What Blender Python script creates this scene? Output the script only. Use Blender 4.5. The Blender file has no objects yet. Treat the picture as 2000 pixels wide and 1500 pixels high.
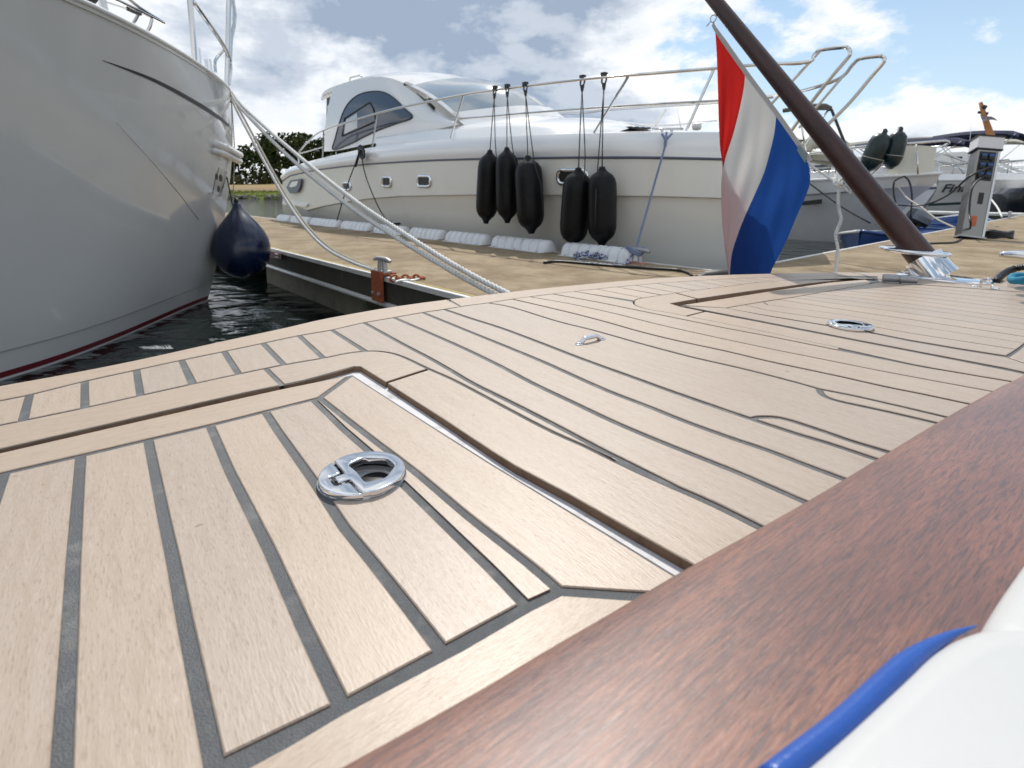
import bpy, bmesh, math, random
from mathutils import Vector, Matrix
from mathutils.bvhtree import BVHTree
random.seed(7)
S = bpy.context.scene
COL = S.collection

# ------------------------------------------------------------------ camera
FPX, CYP, HOR, HC = 1050.0, 545.0, 374.0, 0.22     # focal (px of 2000), principal row, horizon row, height over deck
PIT = math.atan((CYP - HOR) / FPX)
CAM = Vector((0, 0, HC))
FW = Vector((0, math.cos(PIT), -math.sin(PIT)))
UP = Vector((0, math.sin(PIT), math.cos(PIT)))
cd = bpy.data.cameras.new('camera')
cd.sensor_width = 17.3
cd.sensor_fit = 'HORIZONTAL'
cd.lens = 17.3 * FPX / 2000
cd.shift_y = -(750 - CYP) / 2000
cd.clip_start = 0.01
cd.clip_end = 3000
cd.dof.use_dof = True
cd.dof.focus_distance = 0.72
cd.dof.aperture_fstop = 6.3
cam = bpy.data.objects.new('camera', cd)
cam.location = CAM
cam.rotation_euler = (math.pi / 2 - PIT, 0, 0)
COL.objects.link(cam)
S.camera = cam

# ------------------------------------------------------------------ sun, sky, exposure
SUN_EL, SUN_AZ = math.radians(50), math.radians(-1)      # azimuth measured from +Y towards +X
sund = bpy.data.lights.new('sun', 'SUN')
sund.energy = 3.5
sund.angle = math.radians(0.53)
sund.color = (1.0, 0.95, 0.88)
sun = bpy.data.objects.new('sun', sund)
sdir = Vector((math.sin(SUN_AZ) * math.cos(SUN_EL), math.cos(SUN_AZ) * math.cos(SUN_EL), math.sin(SUN_EL)))
sun.rotation_euler = sdir.to_track_quat('Z', 'Y').to_euler()
COL.objects.link(sun)
S.view_settings.view_transform = 'Standard'
S.view_settings.look = 'None'
S.view_settings.gamma = 1
S.view_settings.use_curve_mapping = False
S.view_settings.exposure = 0.03
S.cycles.use_denoising = True
S.cycles.max_bounces = 8
S.cycles.glossy_bounces = 5
S.cycles.transparent_max_bounces = 12
S.cycles.sample_clamp_indirect = 12.0
S.cycles.caustics_reflective = True

W = bpy.data.worlds.new('World')
S.world = W
W.use_nodes = True


class NT:
    """tiny node-tree helper"""
    def __init__(s, tree):
        s.t = tree
        s.t.nodes.clear()

    def n(s, typ, **kw):
        nd = s.t.nodes.new(typ)
        for k, v in kw.items():
            if k.startswith('i_'):
                key = k[2:].replace('_', ' ')
                nd.inputs[key].default_value = v
            else:
                setattr(nd, k, v)
        return nd

    def l(s, a, b):
        s.t.links.new(a, b)

    def math(s, op, a, b=None, clamp=False):
        nd = s.t.nodes.new('ShaderNodeMath')
        nd.operation = op
        nd.use_clamp = clamp
        for i, v in enumerate((a, b)):
            if v is None:
                continue
            if isinstance(v, (int, float)):
                nd.inputs[i].default_value = v
            else:
                s.l(v, nd.inputs[i])
        return nd.outputs[0]

    def noise(s, vec, scale, detail=4, rough=0.55, dist=0.0, lac=2.0):
        nd = s.t.nodes.new('ShaderNodeTexNoise')
        nd.inputs['Scale'].default_value = scale
        nd.inputs['Detail'].default_value = detail
        nd.inputs['Roughness'].default_value = rough
        nd.inputs['Distortion'].default_value = dist
        nd.inputs['Lacunarity'].default_value = lac
        if vec is not None:
            s.l(vec, nd.inputs['Vector'])
        return nd.outputs['Fac']

    def mapping(s, vec, loc=(0, 0, 0), rot=(0, 0, 0), sc=(1, 1, 1)):
        nd = s.t.nodes.new('ShaderNodeMapping')
        nd.inputs['Location'].default_value = loc
        nd.inputs['Rotation'].default_value = rot
        nd.inputs['Scale'].default_value = sc
        s.l(vec, nd.inputs['Vector'])
        return nd.outputs[0]

    def ramp(s, fac, stops, interp='LINEAR'):
        nd = s.t.nodes.new('ShaderNodeValToRGB')
        cr = nd.color_ramp
        cr.interpolation = interp
        while len(cr.elements) < len(stops):
            cr.elements.new(0.5)
        for el, (p, c) in zip(cr.elements, stops):
            el.position = p
            el.color = (c, c, c, 1) if isinstance(c, (int, float)) else (*c, 1)
        s.l(fac, nd.inputs[0])
        return nd.outputs[0]

    def smooth(s, v, a, b):
        nd = s.t.nodes.new('ShaderNodeMapRange')
        nd.interpolation_type = 'SMOOTHSTEP'
        nd.inputs['From Min'].default_value = a
        nd.inputs['From Max'].default_value = b
        s.l(v, nd.inputs['Value'])
        return nd.outputs[0]

    def mix(s, fac, a, b, blend='MIX'):
        nd = s.t.nodes.new('ShaderNodeMix')
        nd.data_type = 'RGBA'
        nd.blend_type = blend
        for i, v in ((0, fac), (6, a), (7, b)):
            if isinstance(v, (int, float)):
                nd.inputs[i].default_value = v
            elif isinstance(v, tuple):
                nd.inputs[i].default_value = (*v, 1)
            else:
                s.l(v, nd.inputs[i])
        return nd.outputs[2]


def build_world():
    g = NT(W.node_tree)
    sky = g.n('ShaderNodeTexSky', sky_type='NISHITA', sun_disc=False, sun_elevation=SUN_EL, sun_rotation=SUN_AZ,
              altitude=0.0, air_density=1.0, dust_density=0.6, ozone_density=1.3)
    tc = g.n('ShaderNodeTexCoord')
    vec = tc.outputs['Generated']
    sep = g.n('ShaderNodeSeparateXYZ')
    g.l(vec, sep.inputs[0])
    zz = g.math('MAXIMUM', sep.outputs[2], 0.0)
    P = g.mapping(vec, sc=(1.0, 1.0, 1.9))
    Pup = g.mapping(vec, loc=(0.0, 0.012, 0.075), sc=(1.0, 1.0, 1.9))

    def field(p, full=True):
        big = g.noise(g.mapping(p, loc=(1.35, 0.2, 0.55)), 2.3, 2, 0.5)
        det = g.noise(g.mapping(p, loc=(3.1, 1.7, 0.4)), 5.2, 9 if full else 5, 0.60, 0.12)
        return g.math('ADD', g.math('MULTIPLY', big, 0.55), g.math('MULTIPLY', det, 0.50))
    hz = g.smooth(zz, 0.34, 0.02)

    def lump(c, r0, r1, k, acc):
        d1 = g.n('ShaderNodeVectorMath', operation='DISTANCE')
        g.l(vec, d1.inputs[0])
        d1.inputs[1].default_value = Vector(c).normalized()
        return g.math('ADD', acc, g.math('MULTIPLY', g.smooth(d1.outputs['Value'], r1, r0), k))
    dens = field(P)
    dens = g.math('ADD', dens, g.math('MULTIPLY', hz, 0.075))
    # a heavy bank of cloud stands ahead to the left, open blue to the right
    dens = lump((-0.13, 0.93, 0.36), 0.03, 0.46, 0.30, dens)
    dens = lump((0.48, 0.84, 0.27), 0.05, 0.36, -0.01, dens)
    dens_up = g.math('ADD', field(Pup, False), g.math('MULTIPLY', hz, 0.075))
    dens_up = lump((-0.13, 0.93, 0.36), 0.03, 0.46, 0.30, dens_up)
    cov = g.smooth(dens, 0.503, 0.565)
    thick = g.smooth(dens, 0.585, 0.70)
    under = g.smooth(g.math('SUBTRACT', dens_up, dens), -0.05, 0.06)
    grey = g.math('ADD', g.math('MULTIPLY', thick, 0.75), g.math('MULTIPLY', g.math('MULTIPLY', under, cov), 0.35), clamp=True)
    cloud = g.ramp(grey, [(0.0, (1.0, 1.0, 1.0)), (0.45, (0.80, 0.84, 0.89)), (1.0, (0.33, 0.41, 0.53))])
    cloud = g.mix(1.0, cloud, (10.4, 10.4, 10.5), 'MULTIPLY')
    skyc = g.mix(1.0, sky.outputs[0], (0.80, 1.0, 1.10), 'MULTIPLY')
    veil = g.mix(g.math('ADD', g.math('MULTIPLY', hz, 0.40), 0.34), skyc, (7.2, 8.7, 9.9))
    colr = g.mix(cov, veil, cloud)
    bg = g.n('ShaderNodeBackground', i_Strength=0.105)
    g.l(colr, bg.inputs[0])
    out = g.n('ShaderNodeOutputWorld')
    g.l(bg.outputs[0], out.inputs[0])


SKY_OFF = (0.0, 0.0)
build_world()

# ------------------------------------------------------------------ geometry helpers
D_ = Vector((0.602, -0.799, 0)).normalized()       # own boat: forward
N_ = Vector((0.799, 0.602, 0)).normalized()        # own boat: to starboard side of the picture
E_ = Vector((0.652, -0.758, 0)).normalized()       # finger pier direction
M_ = Vector((0.758, 0.652, 0)).normalized()        # across the finger pier, away from us
ZV = Vector((0, 0, 1))
ZDOCK, ZWAT = HC - 0.60, HC - 1.05


def ray(x, y):
    return Vector(((x - 1000) / FPX, 0, 0)) + FW - UP * ((y - CYP) / FPX)


def onz(x, y, z=0.0):
    r = ray(x, y)
    return CAM + r * ((z - HC) / r.z)


def onm(x, y, m):
    r = ray(x, y)
    return CAM + r * (m / r.dot(M_))


def one(x, y, e):
    r = ray(x, y)
    return CAM + r * (e / r.dot(E_))


def onplane(x, y, p0, nrm):
    r = ray(x, y)
    return CAM + r * ((p0 - CAM).dot(nrm) / r.dot(nrm))


def atdist(x, y, d):
    return CAM + ray(x, y).normalized() * d


def atdepth(x, y, d):
    return CAM + ray(x, y) * d


def em(e, m, z=0.0):
    v = E_ * e + M_ * m
    return Vector((v.x, v.y, z))


def lerp(a, b, t):
    return a + (b - a) * t


def interp(tab, x):
    if x <= tab[0][0]:
        return tab[0][1]
    for (x0, y0), (x1, y1) in zip(tab, tab[1:]):
        if x <= x1:
            return y0 + (y1 - y0) * (x - x0) / (x1 - x0)
    return tab[-1][1]


def catmull(pts, n=6, closed=False):
    P = [Vector(p) for p in pts]
    out = []
    m = len(P)
    rng = range(m if closed else m - 1)
    for i in rng:
        p1, p2 = P[i], P[(i + 1) % m]
        p0 = P[i - 1] if (i > 0 or closed) else p1 * 2 - p2
        p3 = P[(i + 2) % m] if (i + 2 < m or closed) else p2 * 2 - p1
        for k in range(n):
            t = k / n
            out.append(0.5 * ((2 * p1) + (p2 - p0) * t + (2 * p0 - 5 * p1 + 4 * p2 - p3) * t * t + (3 * p1 - p0 - 3 * p2 + p3) * t ** 3))
    if not closed:
        out.append(P[-1].copy())
    return out


def resample(pts, n):
    P = [Vector(p) for p in pts]
    L = [0.0]
    for a, b in zip(P, P[1:]):
        L.append(L[-1] + (b - a).length)
    out = []
    j = 0
    for i in range(n):
        s = L[-1] * i / (n - 1)
        while j < len(P) - 2 and L[j + 1] < s:
            j += 1
        seg = L[j + 1] - L[j]
        out.append(P[j].lerp(P[j + 1], 0 if seg < 1e-9 else (s - L[j]) / seg))
    return out


class B:
    """mesh collector"""
    def __init__(s):
        s.v, s.f, s.mi = [], [], []

    def add(s, verts, faces, mi=0):
        o = len(s.v)
        s.v += [Vector(v) for v in verts]
        s.f += [[i + o for i in f] for f in faces]
        s.mi += [mi] * len(faces)

    def box(s, c, size, R=None, mi=0):
        hx, hy, hz = [k / 2 for k in size]
        vs = [Vector((x, y, z)) for x in (-hx, hx) for y in (-hy, hy) for z in (-hz, hz)]
        if R is not None:
            vs = [R @ v for v in vs]
        s.add([Vector(c) + v for v in vs], [(0, 1, 3, 2), (4, 6, 7, 5), (0, 4, 5, 1), (2, 3, 7, 6), (0, 2, 6, 4), (1, 5, 7, 3)], mi)

    def tube(s, pts, r, seg=8, caps=True, closed=False, mi=0, flat=1.0):
        P = [Vector(p) for p in pts]
        n = len(P)
        rr = r if isinstance(r, (list, tuple)) else [r] * n
        up = None
        rings = []
        for i in range(n):
            if closed:
                t = (P[(i + 1) % n] - P[i - 1])
            else:
                t = P[min(i + 1, n - 1)] - P[max(i - 1, 0)]
            if t.length < 1e-9:
                t = Vector((0, 0, 1))
            t.normalize()
            if up is None:
                a = Vector((0, 0, 1)) if abs(t.z) < 0.9 else Vector((1, 0, 0))
                up = (a - t * a.dot(t)).normalized()
            else:
                up = (up - t * up.dot(t))
                up = up.normalized() if up.length > 1e-6 else t.orthogonal().normalized()
            sd = t.cross(up)
            rings.append([P[i] + (up * math.cos(2 * math.pi * k / seg) * flat + sd * math.sin(2 * math.pi * k / seg)) * rr[i] for k in range(seg)])
        vs = [v for rg in rings for v in rg]
        fs = []
        m = n if closed else n - 1
        for i in range(m):
            a, b = i * seg, ((i + 1) % n) * seg
            for k in range(seg):
                k2 = (k + 1) % seg
                fs.append((a + k, a + k2, b + k2, b + k))
        if caps and not closed:
            fs.append(tuple(range(seg - 1, -1, -1)))
            fs.append(tuple((n - 1) * seg + k for k in range(seg)))
        s.add(vs, fs, mi)

    def strand(s, pts, r, pitch, lobes=3, seg=4, step=None, mi=0):
        """laid rope: lobes twisted strands swept along pts"""
        P = [Vector(p) for p in pts]
        L = sum((b - a).length for a, b in zip(P, P[1:]))
        n = max(8, min(700, int(L / (step or pitch / 7))))
        P = resample(P, n)
        ds = L / (n - 1)
        up = None
        fr = []
        for i in range(n):
            t = (P[min(i + 1, n - 1)] - P[max(i - 1, 0)]).normalized()
            if up is None:
                a = Vector((0, 0, 1)) if abs(t.z) < 0.9 else Vector((1, 0, 0))
                up = (a - t * a.dot(t)).normalized()
            else:
                up = (up - t * up.dot(t)).normalized()
            fr.append((t, up.copy(), t.cross(up)))
        for q in range(lobes):
            cs = []
            for i in range(n):
                a = 2 * math.pi * (i * ds / pitch + q / lobes)
                cs.append(P[i] + (fr[i][1] * math.cos(a) + fr[i][2] * math.sin(a)) * r * 0.52)
            s.tube(cs, r * 0.54, seg + 2, True, mi=mi)

    def lathe(s, prof, base, axis=(0, 0, 1), seg=20, mi=0, squash=None):
        """prof: list of (radius, height)"""
        ax = Vector(axis).normalized()
        u = ax.orthogonal().normalized()
        w = ax.cross(u)
        vs, fs = [], []
        for r, h in prof:
            for k in range(seg):
                a = 2 * math.pi * k / seg
                vs.append(Vector(base) + ax * h + (u * math.cos(a) + w * math.sin(a)) * max(r, 1e-5))
        n = len(prof)
        for i in range(n - 1):
            for k in range(seg):
                k2 = (k + 1) % seg
                fs.append((i * seg + k, i * seg + k2, (i + 1) * seg + k2, (i + 1) * seg + k))
        fs.append(tuple(range(seg - 1, -1, -1)))
        fs.append(tuple((n - 1) * seg + k for k in range(seg)))
        s.add(vs, fs, mi)

    def grid(s, rows, mi=0, flip=False, closed=False):
        n, m = len(rows), len(rows[0])
        vs = [v for r in rows for v in r]
        fs = []
        for i in range(n - 1):
            for k in range(m if closed else m - 1):
                k2 = (k + 1) % m
                q = (i * m + k, i * m + k2, (i + 1) * m + k2, (i + 1) * m + k)
                fs.append(q[::-1] if flip else q)
        s.add(vs, fs, mi)

    def prism(s, poly, dz, mi=0, side=None):
        """poly: list of 3D points (planar), extruded by vector dz"""
        n = len(poly)
        dz = Vector(dz)
        vs = [Vector(p) for p in poly] + [Vector(p) + dz for p in poly]
        s.add(vs, [tuple(range(n))[::-1], tuple(range(n, 2 * n))], mi)
        o = len(s.v) - 2 * n
        for i in range(n):
            j = (i + 1) % n
            s.f.append([o + i, o + j, o + n + j, o + n + i])
            s.mi.append(mi if side is None else side)

    def obj(s, name, mats, parent=None, smooth=False, origin=None, recalc=True):
        me = bpy.data.meshes.new(name)
        me.from_pydata([tuple(v) for v in s.v], [], s.f)
        if not isinstance(mats, (list, tuple)):
            mats = [mats]
        for m in mats:
            me.materials.append(m)
        if len(mats) > 1:
            me.polygons.foreach_set('material_index', s.mi)
        if recalc:
            bm = bmesh.new()
            bm.from_mesh(me)
            bmesh.ops.recalc_face_normals(bm, faces=bm.faces)
            bm.to_mesh(me)
            bm.free()
        if smooth:
            me.polygons.foreach_set('use_smooth', [True] * len(me.polygons))
            if smooth is not True:
                me.set_sharp_from_angle(angle=math.radians(smooth))
        me.update()
        o = bpy.data.objects.new(name, me)
        COL.objects.link(o)
        if parent is not None:
            o.parent = parent
            o.matrix_parent_inverse = Matrix.Translation(-parent.location)
        return o


def thing(name, label, cat, loc=(0, 0, 0), group=None):
    o = bpy.data.objects.new(name, None)
    o.empty_display_size = 0.1
    o.location = loc
    COL.objects.link(o)
    o['label'] = label
    o['category'] = cat
    if group:
        o['group'] = group
    return o


def tag(o, label, cat, group=None):
    o['label'] = label
    o['category'] = cat
    if group:
        o['group'] = group
    return o


def copytree(o, delta, label=None, group=None, parent=None):
    c = o.copy()
    COL.objects.link(c)
    if parent is None:
        c.location = o.location + Vector(delta)
    else:
        c.parent = parent
        c.matrix_parent_inverse = o.matrix_parent_inverse.copy()
    if label:
        c['label'] = label
    if group:
        c['group'] = group
    for ch in list(o.children):
        copytree(ch, delta, parent=c)
    return c


def bvh_of(o):
    me = o.data
    return BVHTree.FromPolygons([v.co for v in me.vertices], [tuple(p.vertices) for p in me.polygons])


def cast(bv, x, y):
    r = ray(x, y).normalized()
    h = bv.ray_cast(CAM, r)
    return h[0], h[1]


# ------------------------------------------------------------------ materials
def principled(name):
    m = bpy.data.materials.new(name)
    m.use_nodes = True
    g = NT(m.node_tree)
    b = g.n('ShaderNodeBsdfPrincipled')
    o = g.n('ShaderNodeOutputMaterial')
    g.l(b.outputs[0], o.inputs[0])
    return m, g, b


def paint(name, col, rough=0.5, metal=0.0, var=0.08, scale=6.0, bump=0.0, bscale=40.0, coat=0.0, spec=0.5, dirt=None, dscale=3.0, coatr=0.05, rvar=0.0):
    m, g, b = principled(name)
    tc = g.n('ShaderNodeTexCoord').outputs['Object']
    nz = g.noise(tc, scale, 5, 0.6)
    c = g.mix(nz, tuple(max(0, k * (1 - var)) for k in col), tuple(min(1, k * (1 + var)) for k in col))
    if dirt:
        nd = g.noise(tc, dscale, 7, 0.68)
        c = g.mix(g.math('MULTIPLY', g.smooth(nd, 0.5, 0.75), dirt[3] if len(dirt) > 3 else 0.5), c, tuple(dirt[:3]))
    g.l(c, b.inputs['Base Color'])
    b.inputs['Roughness'].default_value = rough
    if rvar:
        g.l(g.math('ADD', g.math('MULTIPLY', g.noise(tc, scale * 3, 5), rvar), rough - rvar / 2), b.inputs['Roughness'])
    b.inputs['Metallic'].default_value = metal
    b.inputs['Specular IOR Level'].default_value = spec
    b.inputs['Coat Weight'].default_value = coat
    b.inputs['Coat Roughness'].default_value = coatr
    if bump:
        bp = g.n('ShaderNodeBump', i_Strength=bump, i_Distance=0.01)
        g.l(g.noise(tc, bscale, 4), bp.inputs['Height'])
        g.l(bp.outputs[0], b.inputs['Normal'])
    return m


def teak(name, ang, tint=(1, 1, 1)):
    """weathered scrubbed teak, grain running at angle ang (radians, world XY)"""
    m, g, b = principled(name)
    tc = g.n('ShaderNodeTexCoord').outputs['Object']
    oi = g.n('ShaderNodeObjectInfo')
    rnd = oi.outputs['Random']
    off = g.n('ShaderNodeVectorMath', operation='ADD')
    g.l(tc, off.inputs[0])
    cb = g.n('ShaderNodeCombineXYZ')
    g.l(g.math('MULTIPLY', rnd, 13.0), cb.inputs[2])
    g.l(cb.outputs[0], off.inputs[1])
    rot = g.mapping(off.outputs[0], rot=(0, 0, -ang))
    fl = g.noise(g.mapping(rot, sc=(150, 900, 900)), 1.0, 3, 0.6, 0.3)          # short dark flecks
    gr = g.noise(g.mapping(rot, sc=(22, 170, 170)), 1.0, 5, 0.65, 0.5)            # long grain
    bl = g.noise(g.mapping(rot, sc=(7, 16, 16)), 1.0, 4, 0.6)                     # blotches
    A = tuple(a * t for a, t in zip((0.432, 0.352, 0.280), tint))
    Bc = tuple(a * t for a, t in zip((0.385, 0.303, 0.231), tint))
    c = g.mix(g.smooth(gr, 0.3, 0.72), A, Bc)
    c = g.mix(g.math('MULTIPLY', g.smooth(fl, 0.52, 0.72), 0.60), c, (0.26, 0.18, 0.125))
    c = g.mix(g.math('MULTIPLY', g.smooth(fl, 0.42, 0.26), 0.30), c, (0.63, 0.53, 0.42))
    c = g.mix(g.math('MULTIPLY', g.smooth(bl, 0.45, 0.75), 0.35), c, (0.432, 0.352, 0.280))
    st = g.noise(tc, 17.0, 6, 0.7)
    c = g.mix(g.math('MULTIPLY', g.smooth(st, 0.60, 0.78), 0.30), c, (0.40, 0.27, 0.16))
    dk = g.noise(tc, 60.0, 2, 0.5)
    c = g.mix(g.math('MULTIPLY', g.smooth(dk, 0.74, 0.79), 0.6), c, (0.17, 0.11, 0.07))
    c = g.mix(1.0, c, g.ramp(rnd, [(0, (0.95, 0.955, 0.97)), (0.5, (1.0, 0.99, 0.98)), (1, (1.05, 1.03, 1.0))]), 'MULTIPLY')
    g.l(c, b.inputs['Base Color'])
    b.inputs['Roughness'].default_value = 0.43
    b.inputs['Specular IOR Level'].default_value = 0.65
    bp = g.n('ShaderNodeBump', i_Strength=0.35, i_Distance=0.0006)
    g.l(g.math('ADD', fl, g.math('MULTIPLY', gr, 0.6)), bp.inputs['Height'])
    g.l(bp.outputs[0], b.inputs['Normal'])
    return m


def mahogany(name, ang=None, dark=False, axis=None):
    m, g, b = principled(name)
    tc = g.n('ShaderNodeTexCoord').outputs['Object']
    if axis is not None:
        q = Vector(axis).normalized().rotation_difference(Vector((1, 0, 0))).to_euler()
        rot = g.mapping(tc, rot=tuple(q))
    else:
        rot = g.mapping(tc, rot=(0, 0, -ang))
    gr = g.noise(g.mapping(rot, sc=(30, 330, 330)), 1.0, 6, 0.7, 1.6)
    po = g.noise(g.mapping(rot, sc=(60, 760, 760)), 1.0, 4, 0.65, 0.8)
    bl = g.noise(g.mapping(rot, sc=(5, 22, 22)), 1.0, 5, 0.6, 0.5)
    k = 0.20 if dark else 0.74
    def c_(r, gg, bb):
        return (r * k, gg * k * (0.8 if dark else 1), bb * k * (0.85 if dark else 1))
    c = g.mix(g.smooth(bl, 0.28, 0.72), c_(0.20, 0.075, 0.050), c_(0.40, 0.155, 0.088))
    c = g.mix(g.math('MULTIPLY', g.smooth(gr, 0.42, 0.66), 0.75), c, c_(0.115, 0.048, 0.042))
    c = g.mix(g.math('MULTIPLY', g.smooth(po, 0.48, 0.66), 0.72), c, c_(0.06, 0.036, 0.040))
    g.l(c, b.inputs['Base Color'])
    b.inputs['Roughness'].default_value = 0.45 if not dark else 0.35
    b.inputs['Coat Weight'].default_value = 0.75 if not dark else 0.12
    b.inputs['Coat Roughness'].default_value = 0.42 if not dark else 0.2
    b.inputs['Specular IOR Level'].default_value = 0.5
    bp = g.n('ShaderNodeBump', i_Strength=0.9, i_Distance=0.0007)
    g.l(g.math('ADD', g.math('MULTIPLY', po, -1.0), g.math('MULTIPLY', gr, -0.5)), bp.inputs['Height'])
    g.l(bp.outputs[0], b.inputs['Normal'])
    return m


AD = math.atan2(D_.y, D_.x)
AN = math.atan2(N_.y, N_.x)
MT = {}
MT['teak_d'] = teak('teak_plank', AD)
MT['teak_n'] = teak('teak_margin', AN, (1.0, 0.975, 0.94))
MT['caulk'] = paint('deck_caulk', (0.085, 0.09, 0.095), 0.5, var=0.3, scale=220, bump=0.3, bscale=900, spec=0.4, dirt=(0.22, 0.215, 0.20, 0.75), dscale=24)
MT['gutter'] = paint('gutter_gelcoat', (0.58, 0.57, 0.585), 0.5, var=0.15, scale=40, dirt=(0.16, 0.12, 0.09, 0.8), dscale=26)
MT['teak_edge'] = paint('teak_edge', (0.20, 0.115, 0.065), 0.7, var=0.3, scale=60, dirt=(0.05, 0.03, 0.02, 0.7), dscale=50)
MT['chrome'] = paint('polished_steel', (0.80, 0.80, 0.81), 0.07, 1.0, var=0.05, scale=60, rvar=0.08)
MT['steel'] = paint('rail_steel', (0.66, 0.65, 0.63), 0.16, 1.0, var=0.06, scale=12, rvar=0.08)
MT['dark'] = paint('black_plastic', (0.012, 0.012, 0.013), 0.45, var=0.2, scale=30)
MT['mahogany'] = mahogany('varnished_mahogany', AN)
MT['cushion'] = paint('white_vinyl', (0.53, 0.53, 0.52), 0.5, var=0.015, scale=9, bump=0.03, bscale=160)
MT['piping'] = paint('blue_piping', (0.018, 0.085, 0.36), 0.28, var=0.12, scale=30, bump=0.08, bscale=500)
MT['white'] = paint('white_gelcoat', (0.80, 0.79, 0.765), 0.22, var=0.03, scale=1.5, coat=0.4, dirt=(0.62, 0.57, 0.47, 0.18), dscale=1.3)
MT['cream'] = paint('cream_gelcoat', (0.74, 0.71, 0.645), 0.25, var=0.03, scale=1.2, coat=0.4, dirt=(0.55, 0.50, 0.40, 0.25), dscale=1.6)
MT['ownhull'] = paint('own_hull_paint', (0.70, 0.69, 0.66), 0.3, coat=0.4)

# ================================================================== OWN BOAT (deck we look across)
boat = thing('motor_launch', 'motor launch with scrubbed teak aft deck, caulked seams and mahogany coaming, filling the foreground', 'boat', (0.3, 0.9, ZWAT))
GAP = 0.0036


def PL(*pts):
    return [onz(x, y, 0.0) for x, y in pts]


def ext(poly, head=0.0, tail=0.0):
    P = list(poly)
    if head:
        P.insert(0, P[0] + (P[0] - P[1]).normalized() * head)
    if tail:
        P.append(P[-1] + (P[-1] - P[-2]).normalized() * tail)
    return P


def sm(*pts, n=3):
    return catmull(PL(*pts), n)


def sub(poly, a, b):
    """piece of a polyline between the points nearest to pixels a and b"""
    A, Bq = onz(*a, 0.0), onz(*b, 0.0)
    def near(q):
        best = None
        for i in range(len(poly) - 1):
            p, r = poly[i], poly[i + 1]
            d = r - p
            t = max(0, min(1, (q - p).dot(d) / max(d.length_squared, 1e-12)))
            c = p + d * t
            k = (c - q).length
            if best is None or k < best[0]:
                best = (k, i + t, c)
        return best
    ka, kb = near(A), near(Bq)
    lo, hi, rev = (ka, kb, False) if ka[1] <= kb[1] else (kb, ka, True)
    out = [lo[2]]
    for i in range(int(math.floor(lo[1])) + 1, int(math.floor(hi[1])) + 1):
        if (poly[i] - out[-1]).length > 1e-4 and (poly[i] - hi[2]).length > 1e-4:
            out.append(poly[i])
    out.append(hi[2])
    return out[::-1] if rev else out


def area2(P):
    return sum(a.x * b.y - b.x * a.y for a, b in zip(P, P[1:] + P[:1]))


def inset(P, g):
    Q = []
    for p in P:
        if not Q or (p - Q[-1]).length > 2e-4:
            Q.append(p)
    if (Q[0] - Q[-1]).length < 2e-4:
        Q.pop()
    if area2(Q) < 0:
        Q.reverse()
    n = len(Q)
    out = []
    for i in range(n):
        a, b, c = Q[i - 1], Q[i], Q[(i + 1) % n]
        u = (b - a); w = (c - b)
        u.z = w.z = 0
        u.normalize(); w.normalize()
        n1 = Vector((-u.y, u.x, 0)); n2 = Vector((-w.y, w.x, 0))
        k = n1 + n2
        if k.length < 1e-3:
            k = u * -1.0
            out.append(b + k * g * 6)
            continue
        k.normalize()
        s = g / max(k.dot(n1), 0.16)
        out.append(b + k * s)
    return out


def plank(P, mat, parent, name='plank', g=GAP, top=0.0, th=0.010, ch=0.0007, bot=None):
    D0 = []
    for p in P:
        if not D0 or (p - D0[-1]).length > 0.0035:
            D0.append(p)
    while len(D0) > 3 and (D0[0] - D0[-1]).length < 0.0035:
        D0.pop()
    Q = inset(D0, g)
    R = inset(Q, ch)
    if len(R) != len(Q):
        R = Q
    n = len(Q)
    b = B()
    lift = random.uniform(-0.0001, 0.0002)
    vs = [Vector((p.x, p.y, top - th)) for p in Q] + [Vector((p.x, p.y, top - ch + lift)) for p in Q] + [Vector((p.x, p.y, top + lift)) for p in R]
    b.v = vs
    for i in range(n):
        j = (i + 1) % n
        b.f.append([i, j, n + j, n + i]); b.mi.append(1)
        b.f.append([n + i, n + j, 2 * n + j, 2 * n + i]); b.mi.append(0)
    b.f.append(list(range(2 * n, 3 * n))); b.mi.append(0)
    b.f.append(list(range(n))[::-1]); b.mi.append(1)
    return b.obj(name, [mat, MT['teak_edge']], parent, recalc=False)


TK, TN = MT['teak_d'], MT['teak_n']
T_out = ext(sm((0, 753), (140, 728), (280, 700), (420, 669), (560, 639), (640, 621), (780, 597), (920, 579), (1060, 563), (1250, 545.5), (1370, 538.6), (1475, 535),
               (1625, 532), (1712, 532.3), (1779, 534.5), (1881, 541.5), (1944, 546), (2000, 552)), 0.25, 0.35)
T_in = ext(sm((0, 782), (59, 770), (165, 744), (266, 722), (354, 703), (437, 686), (513, 670), (584, 655), (648, 644), (710, 630), (769, 620), (825, 610), (867, 604), (909, 597),
              (953, 591.5), (1000, 584), (1070, 575), (1126, 568.5), (1205, 560.3), (1274, 554), (1355, 548.4), (1430, 544.3), (1484, 542), (1541, 540.3), (1625, 538.6), (1704, 539.5),
              (1779, 543), (1881, 551), (1944, 557), (2000, 564)), 0.25, 0.35)
H_out = ext(sm((0, 831), (45, 822), (165, 797), (274, 773), (378, 750), (466, 731), (553, 713), (632, 699.5), (679, 690), (716, 686), (738, 686), (766, 690), (794, 700), (836, 720), (886, 742),
               (945, 773), (1012, 809), (1080, 844), (1140, 870.5), (1180, 890), (1240, 919), (1300, 946), (1360, 972), (1408, 994), (1456, 1018)), 0.25, 0.28)
S1 = sm((710, 630), (752, 653), (794, 676), (836, 698), (878, 722), (920, 747), (976, 775), (1016, 795), (1080, 828), (1140, 860), (1188, 885), (1240, 911), (1300, 941))
S1 = S1 + ext(sm((1300, 943), (1360, 969), (1408, 991), (1456, 1015)), 0, 0.28)
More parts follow.
